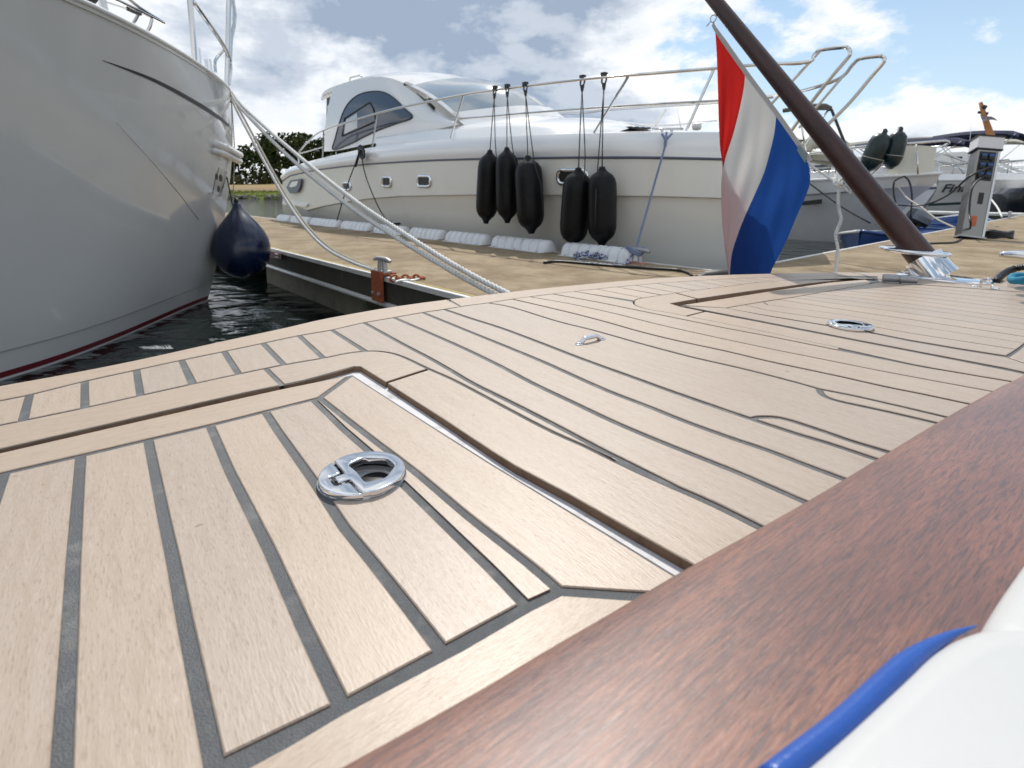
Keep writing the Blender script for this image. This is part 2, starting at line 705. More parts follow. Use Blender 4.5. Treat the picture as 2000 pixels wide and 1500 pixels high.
S2 = ext(sm((769, 620), (836, 649), (906, 680), (976, 714), (1040, 748), (1120, 786), (1200, 824), (1280, 858), (1360, 890), (1440, 922), (1500, 948), (1550, 970)), 0, 0.28)
S3 = ext(sm((825, 610), (906, 643), (990, 677), (1060, 706), (1100, 724), (1180, 760), (1260, 791), (1340, 823), (1420, 852), (1500, 879), (1560, 902), (1624, 926)), 0, 0.28)
S4 = sm((867, 604), (920, 622), (980, 641), (1060, 671), (1140, 702), (1240, 738), (1300, 760), (1360, 781), (1420, 802), (1468, 818))
S4l = S4 + ext(sm((1492, 826), (1560, 848), (1620, 866), (1692, 890)), 0, 0.28)
nib4 = ext(sm((1468, 818), (1486, 814.5), (1520, 815.5), (1560, 826), (1620, 846), (1660, 860), (1716, 877)), 0, 0.28)
S5 = sm((953, 591.5), (1000, 600), (1084, 626), (1140, 640), (1182, 651), (1238, 667), (1308, 686), (1364, 700), (1448, 719), (1500, 732), (1550, 745), (1600, 759))
S5u = S5 + ext(sm((1625, 764), (1675, 774), (1750, 791), (1835, 811)), 0, 0.3)
nib5 = ext(sm((1600, 759), (1605, 769), (1620, 777.5), (1650, 786), (1725, 802), (1812, 822)), 0, 0.3)
S6 = ext(sm((1000, 584), (1070, 600), (1140, 617), (1196, 632), (1252, 648), (1322, 665), (1420, 686), (1500, 705), (1575, 721), (1650, 737), (1725, 754), (1800, 769), (1880, 786)), 0, 0.3)
S7 = ext(sm((1034, 579.5), (1112, 593), (1196, 611), (1280, 632), (1364, 651), (1448, 669), (1500, 680), (1600, 700), (1700, 720), (1800, 739), (1920, 761)), 0, 0.3)
S8 = ext(sm((1080, 574), (1168, 590), (1252, 607), (1336, 624), (1420, 641), (1500, 656), (1600, 676), (1675, 691), (1750, 706), (1800, 716), (1880, 729), (1957, 742)), 0, 0.3)
H2_low = ext(sm((1238, 590), (1241, 596), (1266, 604), (1308, 611), (1339, 617), (1392, 627), (1448, 638), (1500, 649), (1600, 670.5), (1675, 687), (1750, 703.5), (1800, 714), (1880, 728), (1957, 741)), 0, 0.3)
H2_top = ext(sm((1238, 590), (1241, 586), (1252, 582.5), (1294, 576), (1350, 568), (1420, 559.6), (1481, 551.7), (1560, 546.5), (1640, 543.5), (1704, 545)), 0, 0.0)

# caulk sheet under all planks (each plank stands proud of it)
b = B()
poly = T_out + [T_out[-1] + D_ * 1.4, T_out[0] + D_ * 1.4]
b.prism([Vector((p.x, p.y, -0.0011)) for p in inset(poly, 0.004)], (0, 0, -0.0005))
def in_hatch(_):
    return False
# the sheet is cut round the hatch openings
G1_out = [(-260, 935), (0, 876.5), (160, 839.5), (320, 802.5), (480, 766), (592, 743), (660, 724.5), (690, 716), (702, 716), (752, 747), (808, 783), (864, 819), (960, 883), (1005, 911), (1110, 967), (1230, 1036), (1330, 1092), (1480, 1176), (1560, 1225)]
G1 = PL(*G1_out)
L1e = PL((-260, 940.5), (0, 882.5), (160, 846), (320, 809.5), (480, 773.5), (544, 759.5), (689, 730), (728, 755), (840, 826), (960, 901), (1080, 973), (1200, 1045), (1297, 1104), (1440, 1190))
# ---- margin boards
J1, J1b, J2, J2b = (884, 588), (909, 597), (1645, 531.5), (1704, 539.5)
left_o, left_i = T_out[0], T_in[0]
plank(sub(T_out, (-400, 830), (875, 584)) + sub(T_in, (900, 598.5), (-400, 870)), TN, boat, 'margin_plank', g=0.0018)
plank(sub(T_out, (875, 584), (1640, 531.8)) + sub(T_in, (1690, 539.3), (900, 598.5)), TN, boat, 'margin_plank', g=0.0018)
plank(sub(T_out, (1640, 531.8), (2300, 600)) + sub(T_in, (2300, 612), (1690, 539.3)), TN, boat, 'margin_plank', g=0.0018)
# ---- aft cells by the near hatch
cells = [((-70, 797), (-88, 851)), ((57, 770), (43, 822)), ((165, 744), (165, 797)), ((266, 722), (274, 773)), ((354, 703), (375, 750)), ((438, 686), (466, 730.5)), ((514, 670), (555, 713)), ((584, 655), (632, 699.5)), ((648, 644), (714, 686))]
plank([T_in[0]] + sub(T_in, (-400, 870), cells[0][0])[1:] + sub(H_out, cells[0][1], (-400, 920)), TK, boat)
for (a, a2), (c, c2) in zip(cells, cells[1:]):
    plank(sub(T_in, a, c) + sub(H_out, c2, a2), TK, boat)
# plank that narrows to a sliver beside the hatch surround
plank(sub(T_in, (648, 644), (710, 630)) + sub(S1, (712, 631), (1205, 893)) + sub(H_out, (1205, 902), (714, 686)), TK, boat, g=0.0026)


def strip(a, c, t0=None, t1=None, mat=None, g=GAP):
    P = list(a) + list(c)[::-1]
    return plank(P, mat or TK, boat, g=g)


strip(S1, sub(T_in, (715, 629), (764, 621)) + S2)
strip(S2, sub(T_in, (774, 619), (820, 611)) + S3)
strip(S3, sub(T_in, (830, 609), (862, 604.6)) + S4l)
strip(S4l[len(S4) - 1:], nib4)
strip(S4 + nib4[1:], sub(T_in, (872, 603), (948, 592)) + S5 + nib5[1:], g=GAP)
strip(nib5, S5u[len(S5) - 1:])
strip(S5u, sub(T_in, (958, 591), (995, 585)) + S6, g=0.0026)
strip(S6, sub(T_in, (1005, 583.3), (1030, 580)) + S7, g=0.0024)
strip(S7, sub(T_in, (1040, 578.7), (1076, 574.5)) + S8, g=0.0022)
plank(sub(T_in, (1080, 574), (1121, 569)) + PL((1180, 579.5)) + sub(H2_low, (1238, 590), (1640, 679.5)) + sub(S8, (1640, 684), (1080, 574))[0:], TK, boat, g=0.0018)
cells2 = [((1121, 569), (1240, 587.5)), ((1166, 564.5), (1256, 581.8)), ((1205, 560.3), (1292, 576.3)), ((1241, 557), (1322, 572)), ((1283, 553.3), (1358, 566.9)), ((1322, 550.6), (1388, 563.4)),
          ((1355, 548.4), (1421, 559.5)), ((1388, 546.5), (1451, 555.5)), ((1421, 544.8), (1481, 551.7)), ((1455, 543.2), (1513, 549.4)), ((1490, 541.8), (1545, 547.4)), ((1530, 540.6), (1580, 545.7)), ((1575, 539.5), (1620, 544.1)), ((1630, 538.7), (1690, 544.5))]
for (a, a2), (c, c2) in zip(cells2, cells2[1:]):
    plank(sub(T_in, a, c) + sub(H2_top, c2, a2), TK, boat, g=0.0017)
# ---- near hatch surround
plank(sub(H_out, (-400, 920), (517, 721)) + sub(G1, (548, 752), (-260, 935)), TN, boat, 'surround_plank', g=0.0012)
plank(sub(H_out, (522, 720), (836, 720)) + sub(G1, (752, 747), (553, 751)), TN, boat, 'surround_plank', g=0.0018, th=0.022)
plank(sub(H_out, (838, 721), (1700, 1140)) + sub(G1, (1560, 1225), (754, 748)), TK, boat, 'surround_plank', g=0.0018, th=0.022)
# gutter under the near groove
b2 = B()
gb = [p for p in inset(G1 + PL((1300, 1500), (600, 1900), (-300, 1500)), -0.006)]
b2.prism([Vector((p.x, p.y, -0.0075)) for p in gb], (0, 0, -0.01))
b2.obj('gutter', MT['gutter'], boat)
# caulk sheets: everything outside the near hatch
bc = B()
outer = [sub(T_out, (-400, 830), (2300, 600)), ]
zc = -0.0012
aft = T_out
ring_a = [Vector((p.x, p.y, zc)) for p in T_out]
nseg = 60
A_ = resample(T_out, nseg)
C_ = resample(sub(H_out, (-400, 920), (1700, 1140)), nseg)
bc.grid([[Vector((p.x, p.y, zc)) for p in inset_row] for inset_row in (resample(sub(T_out, (-400, 830), (880, 584)), 40), resample(sub(H_out, (-400, 920), (738, 686)), 40))])
rowA = sub(T_in, (880, 602), (1115, 569.7)) + PL((1180, 579.5)) + sub(H2_top, (1238, 590), (1704, 545))
bc.grid([[Vector((p.x, p.y, zc - 0.0001)) for p in rw] for rw in (resample(sub(T_out, (880, 584), (1712, 532.3)), 60), resample(rowA, 60))])
rowB = sub(T_in, (846, 607), (1115, 569.7)) + PL((1180, 579.5)) + sub(H2_low, (1238, 590), (2300, 800))
bc.grid([[Vector((p.x, p.y, zc - 0.0002)) for p in rw] for rw in (resample(sub(H_out, (738, 686), (1700, 1140)), 60), resample(rowB, 60))])
bc.add([Vector((p.x, p.y, zc - 0.0003)) for p in sub(T_out, (1712, 532.3), (2300, 600)) + PL((2300, 620), (2000, 571), (1800, 556), (1704, 546))], [tuple(range(len(sub(T_out, (1712, 532.3), (2300, 600))) + 4))])
# strip below the surround (joints of the surround)
bc.grid([[Vector((p.x, p.y, zc)) for p in rw] for rw in (resample(sub(H_out, (-400, 920), (700, 687)), 30), resample(inset(G1 + PL((1300, 1500), (600, 1900), (-300, 1500)), -0.004)[0:1] and [q for q in sub(G1, (-260, 935), (690, 716))], 30))])
bc.add([Vector((p.x, p.y, -0.0016)) for p in PL((-120, 790), (110, 745), (110, 820), (-120, 870))], [(0, 1, 2, 3)])
bc.obj('caulking', MT['caulk'], boat)

# ---- near hatch lid
lid = B()
lidpoly = L1e + PL((1300, 1500), (600, 1900), (-260, 1500))
lid.prism([Vector((p.x, p.y, -0.0012)) for p in inset(lidpoly, 0.0012)], (0, 0, -0.011))
lid1 = lid.obj('hatch_lid', MT['caulk'], boat)
seaN = sm((-260, 985.5), (0, 925.6), (160, 889), (288, 859), (410, 830.5), (518, 803.5), (624, 777), n=2)
cor, cor2 = (624, 777), (1092, 1153)
Sa = sm((624, 777), (672, 815), (739, 867), (798, 912), (850, 955), (910, 1006), (975, 1057), (1035, 1104), (1092, 1153), n=2)
sea = PL((1092, 1153), (1029, 1184), (900, 1258), (668, 1379), (560, 1442), (454, 1498), (150, 1660))
edge_se = PL((1440, 1190), (1212, 1330), (1000, 1460), (400, 1800), (300, 1860))
plank(sub(L1e, (-260, 940.5), (689, 730)) + seaN[::-1], TN, lid1)
plank(PL((689, 730)) + sub(L1e, (689, 730), (1440, 1190))[1:] + PL((1300, 1166), (1212, 1161)) + Sa[::-1], TK, lid1)
plank(PL((1092, 1153), (1212, 1161), (1300, 1166), (1440, 1190)) + edge_se[1:] + sea[::-1][:-1], TN, lid1)
Sb = PL((612, 780), (672, 838), (725, 884), (784, 941), (840, 995), (900, 1053), (960, 1111), (1029, 1182))
Sc = PL((518, 803.5), (544, 843), (621, 951), (672, 1029), (728, 1097), (800, 1188), (865, 1272))
Sd = PL((410, 830.5), (448, 919), (525, 1071), (592, 1220), (668, 1379))
Se = PL((289, 858.5), (320, 1012), (339, 1100), (362, 1220), (420, 1500), (430, 1512))
Sf = PL((157, 890), (142, 1100), (136, 1220), (119, 1500), (112, 1680))
a0 = onz(8, 924)
Sg = [a0, a0 + D_ * 0.6]
a1 = a0 + (a0 - onz(157, 890))
Sh = [a1, a1 + D_ * 0.6]
plank(Sb + Sa[::-1], TK, lid1, g=0.0034)
plank(Sc + Sb[::-1], TK, lid1)
plank(Sd + Sc[::-1], TK, lid1)
plank(Se[:-1] + Sd[::-1], TK, lid1)
plank(Sf + PL((200, 1640), (430, 1512)) + Se[::-1][1:], TK, lid1)
plank(Sg + Sf[::-1], TK, lid1)
plank(Sh + Sg[::-1], TK, lid1)

# ---- far hatch
G2 = PL((1309, 592.5), (1361, 583.5), (1460, 569), (1580, 553.5), (1670, 543.5), (1706, 545))
G2lo = PL((1309, 592.5), (1330, 599), (1375, 608), (1480, 628), (1600, 651.5), (1700, 671), (1850, 700), (1957, 721), (2150, 762))
plank(sub(H2_top, (1238, 590), (1320, 572.5)) + sub(G2, (1361, 583.5), (1309, 592.5)) + sub(G2lo, (1309, 592.5), (1375, 608)) + sub(H2_low, (1339, 617), (1238, 590)), TN, boat, 'surround_plank', g=0.0012, th=0.02)
plank(sub(H2_top, (1322, 572.2), (1704, 545)) + sub(G2, (1675, 544.5), (1363, 583.2)), TN, boat, 'surround_plank', g=0.0012, th=0.02)
plank(sub(H2_low, (1341, 617.5), (2300, 800)) + sub(G2lo, (2150, 762), (1377, 608.4)), TK, boat, 'surround_plank', g=0.0012, th=0.02)
L2n = PL((1328, 596), (1400, 585), (1520, 566), (1616, 552), (1690, 545.6))
c2 = (1418, 601.5)
n2 = PL((1418, 601.5), (1500, 587.5), (1545, 581), (1592, 573), (1632, 566), (1660, 561), (1697, 555))
w2 = PL((1418, 601.5), (1500, 617), (1607, 635), (1700, 650.5), (1775, 666), (1875, 683), (1966, 697.5))
lb = B()
lp = sub(L2n, (1328, 596), (1690, 545.6)) + PL((1760, 552), (2200, 600), (2300, 640), (2150, 758))
lb.prism([Vector((p.x, p.y, -0.0016)) for p in lp], (0, 0, -0.012))
lid2 = lb.obj('hatch_lid', MT['caulk'], boat)
plank(L2n + PL((1704, 551.5)) + n2[::-1], TN, lid2, g=0.0022)
plank(w2 + PL((2010, 712), (2140, 757)) + PL((1966, 719), (1850, 697), (1700, 668.5), (1600, 649), (1480, 625.5), (1375, 605.5), (1332, 597)) , TK, lid2, g=0.0018)
fl_ = [PL((1470, 592.5), (1500, 606 + 3), (1613, 623), (1710, 639.5), (1800, 655), (1987, 683)),
       PL((1490, 589.3), (1500, 595.5), (1625, 611.5), (1750, 631), (1875, 650.5), (2003, 670)),
       PL((1520, 584.8), (1650, 605), (1800, 627), (2020, 660)),
       PL((1545, 581), (1650, 595.3), (1800, 615.5), (2040, 650)),
       PL((1567, 577.3), (1700, 592.8), (1850, 611), (2060, 641)),
       PL((1592, 573), (1750, 590.2), (2000, 622.5), (2080, 633)),
       PL((1612, 569.5), (1750, 583.2), (2000, 613), (2100, 625)),
       PL((1632, 566), (1800, 581), (2000, 605), (2120, 619)),
       PL((1660, 561), (1800, 574), (2000, 597.5), (2140, 613)),
       PL((1680, 557.7), (1800, 567.5), (2000, 587.5), (2160, 604)),
       PL((1697, 555), (1800, 562), (2000, 579), (2180, 596))]
w2b = PL((1418, 601.5), (1500, 616), (1607, 633.5), (1700, 648), (1775, 663), (1875, 680), (1967, 694.5))
fl_[0] = PL((1455, 595), (1500, 606), (1613, 622), (1710, 638.5), (1800, 654), (1987, 682.5))
prev = w2b
for q in fl_:
    plank(prev + q[::-1], TK, lid2, g=0.0015)
    prev = q
plank(prev + PL((2200, 590), (2000, 571), (1800, 556.5), (1712, 552)), TK, lid2, g=0.0015)
plank(PL((1966, 697.5), (1987, 683), (2003, 670), (2040, 650), (2080, 633), (2140, 613), (2200, 592), (2300, 605), (2330, 680), (2200, 770), (2010, 712)), TN, lid2, g=0.0024)
# strip of side deck between far lid and margin
plank(sub(T_in, (1712, 540), (2300, 612)) + PL((2250, 597), (2000, 570.5), (1800, 556), (1714, 551.5)), TN, boat, g=0.0024)
bb = B()
pp = PL((1240, 560), (1700, 541), (2000, 566), (2400, 630), (2400, 900), (1957, 745), (1240, 600))
bb.prism([Vector((p.x, p.y, -0.0145)) for p in pp], (0, 0, -0.004))
bb.obj('gutter', MT['gutter'], boat)

# ---- hull under the deck
hb = B()
rows = []
T_r = resample(T_out, 50)
side = T_r + [T_r[-1] + D_ * 1.8 + N_ * 0.05, ]
for z, off in ((-0.004, 0.0), (-0.02, -0.004), (-0.09, -0.004), (-0.10, 0.012), (-0.45, 0.05), (-0.95, 0.16)):
    rows.append([Vector((p.x, p.y, z)) + D_ * off for p in [T_r[0] + D_ * 1.8] + T_r + [T_r[-1] + D_ * 1.8]])
hb.grid(rows)
hb.obj('hull', MT['ownhull'], boat, smooth=40)

# ---- mahogany coaming
cz = 0.045
ed = [onz(x, y, cz) for x, y in ((330, 1655), (600, 1500), (900, 1338), (1050, 1251), (1200, 1167), (1330, 1093), (1500, 1002), (1620, 935), (1750, 858), (1850, 800), (1957, 742), (2000, 721), (2200, 613))]
ed = resample(catmull(ed, 4), 60)
prof = [(0.004, -0.06), (0.002, -0.020), (0.0, -0.012), (0.0006, -0.0070), (0.0022, -0.0042), (0.006, -0.0022), (0.015, 0.0), (0.03, 0.0022), (0.05, 0.0040), (0.075, 0.0052), (0.11, 0.0054), (0.165, 0.003), (0.172, 0.0), (0.176, -0.009), (0.177, -0.06)]
cb_ = B()
rows = []
for off, dz in prof:
    row = []
    for i, p in enumerate(ed):
        t = (ed[min(i + 1, 59)] - ed[max(i - 1, 0)]).normalized()
        nr = Vector((t.y, -t.x, 0))
        row.append(p + nr * off + ZV * dz)
    rows.append(row)
cb_.grid(rows)
co = cb_.obj('coaming', MT['mahogany'], boat, smooth=50)

# ---- flush ring latches
def latch(cx, cy, ang):
    c = onz(cx, cy, 0.002)
    R = 0.0325
    root = B()
    # bezel plate: annulus sector with slots, built as rim + parts
    ca, sa = math.cos(ang), math.sin(ang)
    def L(u, v, z=0.0):
        return c + Vector((u * ca - v * sa, u * sa + v * ca, z))
    # a round hole is cut through the planking for the cup
    cut = B(); cut.lathe([(R * 1.035, -0.03), (R * 1.035, 0.02)], c, seg=48)
    co_ = cut.obj('cutter', MT['dark'])
    bpy.context.view_layer.update()
    for o in [q for q in boat.children_recursive if q.name.startswith(('plank', 'hatch_lid'))]:
        xs = [v.co.x for v in o.data.vertices]; ys = [v.co.y for v in o.data.vertices]
        if min(xs) < c.x + R and max(xs) > c.x - R and min(ys) < c.y + R and max(ys) > c.y - R:
            md = o.modifiers.new('cut', 'BOOLEAN'); md.object = co_; md.solver = 'EXACT'; md.operation = 'DIFFERENCE'; md.use_self = True; md.use_hole_tolerant = True
            me = bpy.data.meshes.new_from_object(o.evaluated_get(bpy.context.evaluated_depsgraph_get()))
            o.modifiers.clear()
            if len(me.polygons) and max(v.co.z for v in me.vertices) < 0.006:
                o.data = me
    bpy.data.objects.remove(co_)
    cup = B()
    cup.lathe([(R * 1.03, -0.0005), (R * 1.03, -0.016), (R * 0.5, -0.0165), (0.001, -0.0165)], c, seg=48)
    cup.f = cup.f[:-2]; cup.mi = cup.mi[:-2]
    well = cup.obj('latch_cup', MT['dark'], boat)
    bz = B()
    bz.lathe([(R * 1.034, -0.004), (R * 1.034, -0.0008), (R * 1.012, -0.0008), (R * 1.012, -0.004)], c, seg=48)
    bz.f = bz.f[:-2]; bz.mi = bz.mi[:-2]
    bz.obj('latch_bezel', MT['chrome'], boat, smooth=40)
    # ring (front two thirds): outer arc, inner house-shaped opening
    th0, th1 = math.radians(-98), math.radians(98)
    outer = [(R * math.cos(t), R * math.sin(t)) for t in [th0 + (th1 - th0) * i / 28 for i in range(29)]]
    hole = [(-0.0085, -0.0135), (-0.0055, -0.0165), (0.006, -0.0185), (0.0085, -0.0182), (0.0215, -0.0085), (0.0235, -0.003), (0.0235, 0.003), (0.0215, 0.0085), (0.0085, 0.0182), (0.006, 0.0185), (-0.0055, 0.0165), (-0.0085, 0.0135), (-0.0062, 0.0)]
    hs = [Vector((x, y, 0)) for x, y in hole]
    rb = B()
    def plate2d(name, loops, z, th, bev):
        cu_ = bpy.data.curves.new(name, 'CURVE')
        cu_.dimensions = '2D'
        cu_.fill_mode = 'BOTH'
        cu_.extrude = th / 2 - bev
        cu_.bevel_depth = bev
        cu_.bevel_resolution = 4
        cu_.offset = -bev
        for lp_ in loops:
            sp = cu_.splines.new('POLY')
            sp.points.add(len(lp_) - 1)
            for pt, q in zip(sp.points, lp_):
                pt.co = (q.x, q.y, 0, 1)
            sp.use_cyclic_u = True
        to = bpy.data.objects.new('tmp', cu_)
        COL.objects.link(to)
        bpy.context.view_layer.update()
        me = bpy.data.meshes.new_from_object(to.evaluated_get(bpy.context.evaluated_depsgraph_get()))
        bpy.data.objects.remove(to)
        for v in me.vertices:
            v.co = L(v.co.x, v.co.y, v.co.z + z)
        me.materials.append(MT['chrome'])
        bmx = bmesh.new(); bmx.from_mesh(me); bmesh.ops.remove_doubles(bmx, verts=bmx.verts, dist=1e-5); bmx.to_mesh(me); bmx.free()
        me.polygons.foreach_set('use_smooth', [True] * len(me.polygons))
        me.set_sharp_from_angle(angle=math.radians(50))
        o = bpy.data.objects.new(name, me)
        COL.objects.link(o)
        o.parent = boat
        o.matrix_parent_inverse = Matrix.Translation(-boat.location)
        return o
    def fillet(P, r, n=4):
        out = []
        m = len(P)
        for i in range(m):
            a_, b_, c_ = P[i - 1], P[i], P[(i + 1) % m]
            u, w = (a_ - b_), (c_ - b_)
            k = min(r, u.length * 0.45, w.length * 0.45)
            p0, p1 = b_ + u.normalized() * k, b_ + w.normalized() * k
            for j in range(n + 1):
                t = j / n
                out.append(p0 * (1 - t) ** 2 + b_ * 2 * t * (1 - t) + p1 * t * t)
        return out
    V2 = lambda q: [Vector((x, y, 0)) for x, y in q]
    body = outer[2:-2] + [(-0.0115, 0.0235), (-0.0120, 0.0048), (-0.0205, 0.0045), (-0.0205, -0.0045), (-0.0120, -0.0048), (-0.0115, -0.0235)]
    body = [Vector((x, y, 0)) for x, y in outer if x > -0.0110] + V2([(-0.0118, 0.0290), (-0.0120, 0.0048), (-0.0205, 0.0045), (-0.0205, -0.0045), (-0.0120, -0.0048), (-0.0118, -0.0290)])
    hole2 = fillet(V2([(-0.0050, -0.0170), (0.0100, -0.0205), (0.0240, -0.0075), (0.0240, 0.0075), (0.0100, 0.0205), (-0.0050, 0.0170), (-0.0035, 0.0)]), 0.004)
    plate2d('latch_ring', [body, hole2], 0.0012, 0.0060, 0.0011)
    th_ = [math.radians(112 + (248 - 112) * i / 22) for i in range(23)]
    plate = [Vector((R * math.cos(t), R * math.sin(t), 0)) for t in th_] + fillet(V2([(-0.0134, -0.0285), (-0.0136, -0.0082), (-0.0242, -0.0080), (-0.0242, 0.0080), (-0.0136, 0.0082), (-0.0134, 0.0285)]), 0.0035)[3:-3]
    plate2d('latch_plate', [plate], 0.0008, 0.0056, 0.0011)
    sb = B()
    sb.lathe([(0.0048, -0.0160), (0.0048, -0.0105), (0.003, -0.0098)], L(-0.002, -0.006), seg=14)
    sb.lathe([(0.012, -0.0160), (0.012, -0.0090), (0.010, -0.0080)], L(0.011, 0.004), seg=20, mi=1)
    sb.obj('latch_bolt', [MT['chrome'], MT['dark']], boat, smooth=40)


latch(708, 929, math.radians(38))
latch(1660, 637, math.radians(76))

# ---- small eye strap on the king plank
p0, p1 = onz(1131, 673), onz(1175, 663)
dv = (p1 - p0).normalized()
sb = B()
for p in (p0, p1):
    sb.lathe([(0.0062, 0), (0.0062, 0.0012), (0.005, 0.0018)], p, seg=14)
    sb.lathe([(0.0038, 0.0018), (0.0036, 0.0032), (0.002, 0.004)], p, seg=12)
sb.tube([p0 + dv * 0.004 + ZV * 0.0015, p0 + dv * 0.008 + ZV * 0.005, p0 + dv * 0.012 + ZV * 0.0075, p1 - dv * 0.012 + ZV * 0.0075, p1 - dv * 0.008 + ZV * 0.005, p1 - dv * 0.004 + ZV * 0.0015], 0.0034, 10)
sb.obj('deck_strap', MT['chrome'], boat, smooth=40)
# ---- small staple eye near the flag socket
sb = B()
q0, q1 = onz(1914, 561), onz(1937, 564)
mid = (q0 + q1) / 2
ax = (q1 - q0)
arc = [mid + ax * 0.5 * math.cos(a) + ZV * 0.022 * math.sin(a) for a in [math.pi * i / 12 for i in range(13)]]
sb.tube(arc, 0.0032, 8)
for p in (onz(1904, 560), onz(1945, 565)):
    sb.lathe([(0.007, 0), (0.007, 0.0015), (0.004, 0.004)], p, seg=12)
sb.obj('staple_eye', MT['chrome'], boat, smooth=40)
# ---- hatch hinge (two grey barrels)
sb = B()
h0, h1, h2, h3 = onz(1724, 551), onz(1754, 552.5), onz(1756, 553), onz(1790, 555)
rb_ = 0.009
for a_, c_ in ((h0, h1), (h2, h3)):
    sb.tube([a_ + ZV * 0.011, c_ + ZV * 0.011], rb_, 14)
    sb.box((a_ + c_) / 2 + ZV * 0.002, ((c_ - a_).length * 0.9, 0.03, 0.003), Matrix.Rotation(math.atan2((c_ - a_).y, (c_ - a_).x), 3, 'Z'))
sb.obj('hinge', paint('grey_anodised', (0.36, 0.36, 0.37), 0.3, 0.6), boat, smooth=40)

# ================================================================== WATER, SHORE
def water_mat():
    m, g, b = principled('harbour_water')
    tc = g.n('ShaderNodeTexCoord').outputs['Object']
    b.inputs['Base Color'].default_value = (0.006, 0.011, 0.010, 1)
    b.inputs['Roughness'].default_value = 0.04
    b.inputs['IOR'].default_value = 1.33
    b.inputs['Specular IOR Level'].default_value = 0.6
    w1 = g.noise(g.mapping(tc, rot=(0, 0, 0.3), sc=(1.2, 1.5, 1)), 2.6, 1.5, 0.4, 0.6)
    w2 = g.noise(g.mapping(tc, rot=(0, 0, -0.5), sc=(1, 1.6, 1)), 7.5, 3, 0.55, 0.3)
    bp = g.n('ShaderNodeBump', i_Strength=0.7, i_Distance=0.07)
    g.l(g.math('ADD', w1, g.math('MULTIPLY', w2, 0.12)), bp.inputs['Height'])
    g.l(bp.outputs[0], b.inputs['Normal'])
    return m


b = B()
ws = 1500
b.add([(-ws, -200, ZWAT), (ws, -200, ZWAT), (ws, ws, ZWAT), (-ws, ws, ZWAT)], [(0, 1, 2, 3)])
o = b.obj('water', water_mat())
o['kind'] = 'structure'

# low dyke on the far shore
YS = onz(500, 388, ZWAT).y
def land_mat():
    m, g, b = principled('dyke_grass')
    geo = g.n('ShaderNodeNewGeometry')
    tc = g.n('ShaderNodeTexCoord').outputs['Object']
    sp = g.n('ShaderNodeSeparateXYZ')
    g.l(tc, sp.inputs[0])
    nz = g.noise(g.mapping(tc, sc=(0.25, 0.9, 1)), 1.0, 5, 0.6)
    y = g.math('ADD', sp.outputs[1], g.math('MULTIPLY', g.math('SUBTRACT', nz, 0.5), 5.0))
    t = g.math('DIVIDE', g.math('SUBTRACT', y, YS), 40.0)
    c = g.ramp(t, [(0.0, (0.14, 0.17, 0.035)), (0.12, (0.16, 0.19, 0.04)), (0.17, (0.27, 0.20, 0.125)), (0.40, (0.36, 0.255, 0.14)), (0.62, (0.33, 0.25, 0.11)), (1.0, (0.10, 0.13, 0.035))])
    n2 = g.noise(g.mapping(tc, sc=(0.8, 1.5, 1)), 2.0, 6, 0.7)
    c = g.mix(g.smooth(n2, 0.35, 0.7), c, g.mix(1.0, c, (0.72, 0.75, 0.7), 'MULTIPLY'))
    g.l(c, b.inputs['Base Color'])
    b.inputs['Roughness'].default_value = 0.95
    b.inputs['Specular IOR Level'].default_value = 0.1
    return m


b = B()
rows = []
for dy, z in ((-1.2, ZWAT - 0.4), (0.0, ZWAT + 0.25), (3.0, ZWAT + 0.75), (6.0, HC + 0.05), (14, HC + 0.8), (30, HC + 1.6), (60, HC + 1.8), (900, HC + 2.0)):
    rows.append([Vector((x, YS + dy + 0.6 * math.sin(x * 0.21) + 0.00035 * x * x * (-0.3), z + 0.07 * math.sin(x * 0.37 + dy))) for x in range(-260, 261, 4)])
b.grid(rows)
o = b.obj('shore_terrain', land_mat(), smooth=True)
o['kind'] = 'structure'
# riprap stones
b = B()
rs = random.Random(3)
for i in range(900):
    x = rs.uniform(-75, 40)
    r = rs.uniform(0.12, 0.34)
    c = Vector((x, YS + 0.6 * math.sin(x * 0.21) - rs.uniform(-0.9, 1.0), ZWAT + rs.uniform(0.02, 0.42)))
    vs = [c + Vector((sx * r * rs.uniform(0.7, 1.3), sy * r * rs.uniform(0.7, 1.2), sz * r * rs.uniform(0.5, 0.9))) for sx in (-1, 1) for sy in (-1, 1) for sz in (-0.8, 0.8)]
    b.add(vs, [(0, 1, 3, 2), (4, 6, 7, 5), (0, 4, 5, 1), (2, 3, 7, 6), (0, 2, 6, 4), (1, 5, 7, 3)])
o = b.obj('shore_stones', paint('shore_stone', (0.20, 0.185, 0.16), 0.9, var=0.5, scale=1.5))
o['kind'] = 'stuff'
o['label'] = 'grey riprap stones along the far bank'


def leaf_mat(name, c1, c2):
    m, g, b = principled(name)
    tc = g.n('ShaderNodeTexCoord').outputs['Object']
    nz = g.noise(tc, 0.55, 4, 0.65)
    n2 = g.noise(tc, 3.0, 2, 0.5)
    c = g.mix(g.smooth(g.math('ADD', g.math('MULTIPLY', nz, 0.7), g.math('MULTIPLY', n2, 0.3)), 0.35, 0.65), c1, c2)
    g.l(c, b.inputs['Base Color'])
    b.inputs['Roughness'].default_value = 0.75
    b.inputs['Specular IOR Level'].default_value = 0.2
    return m


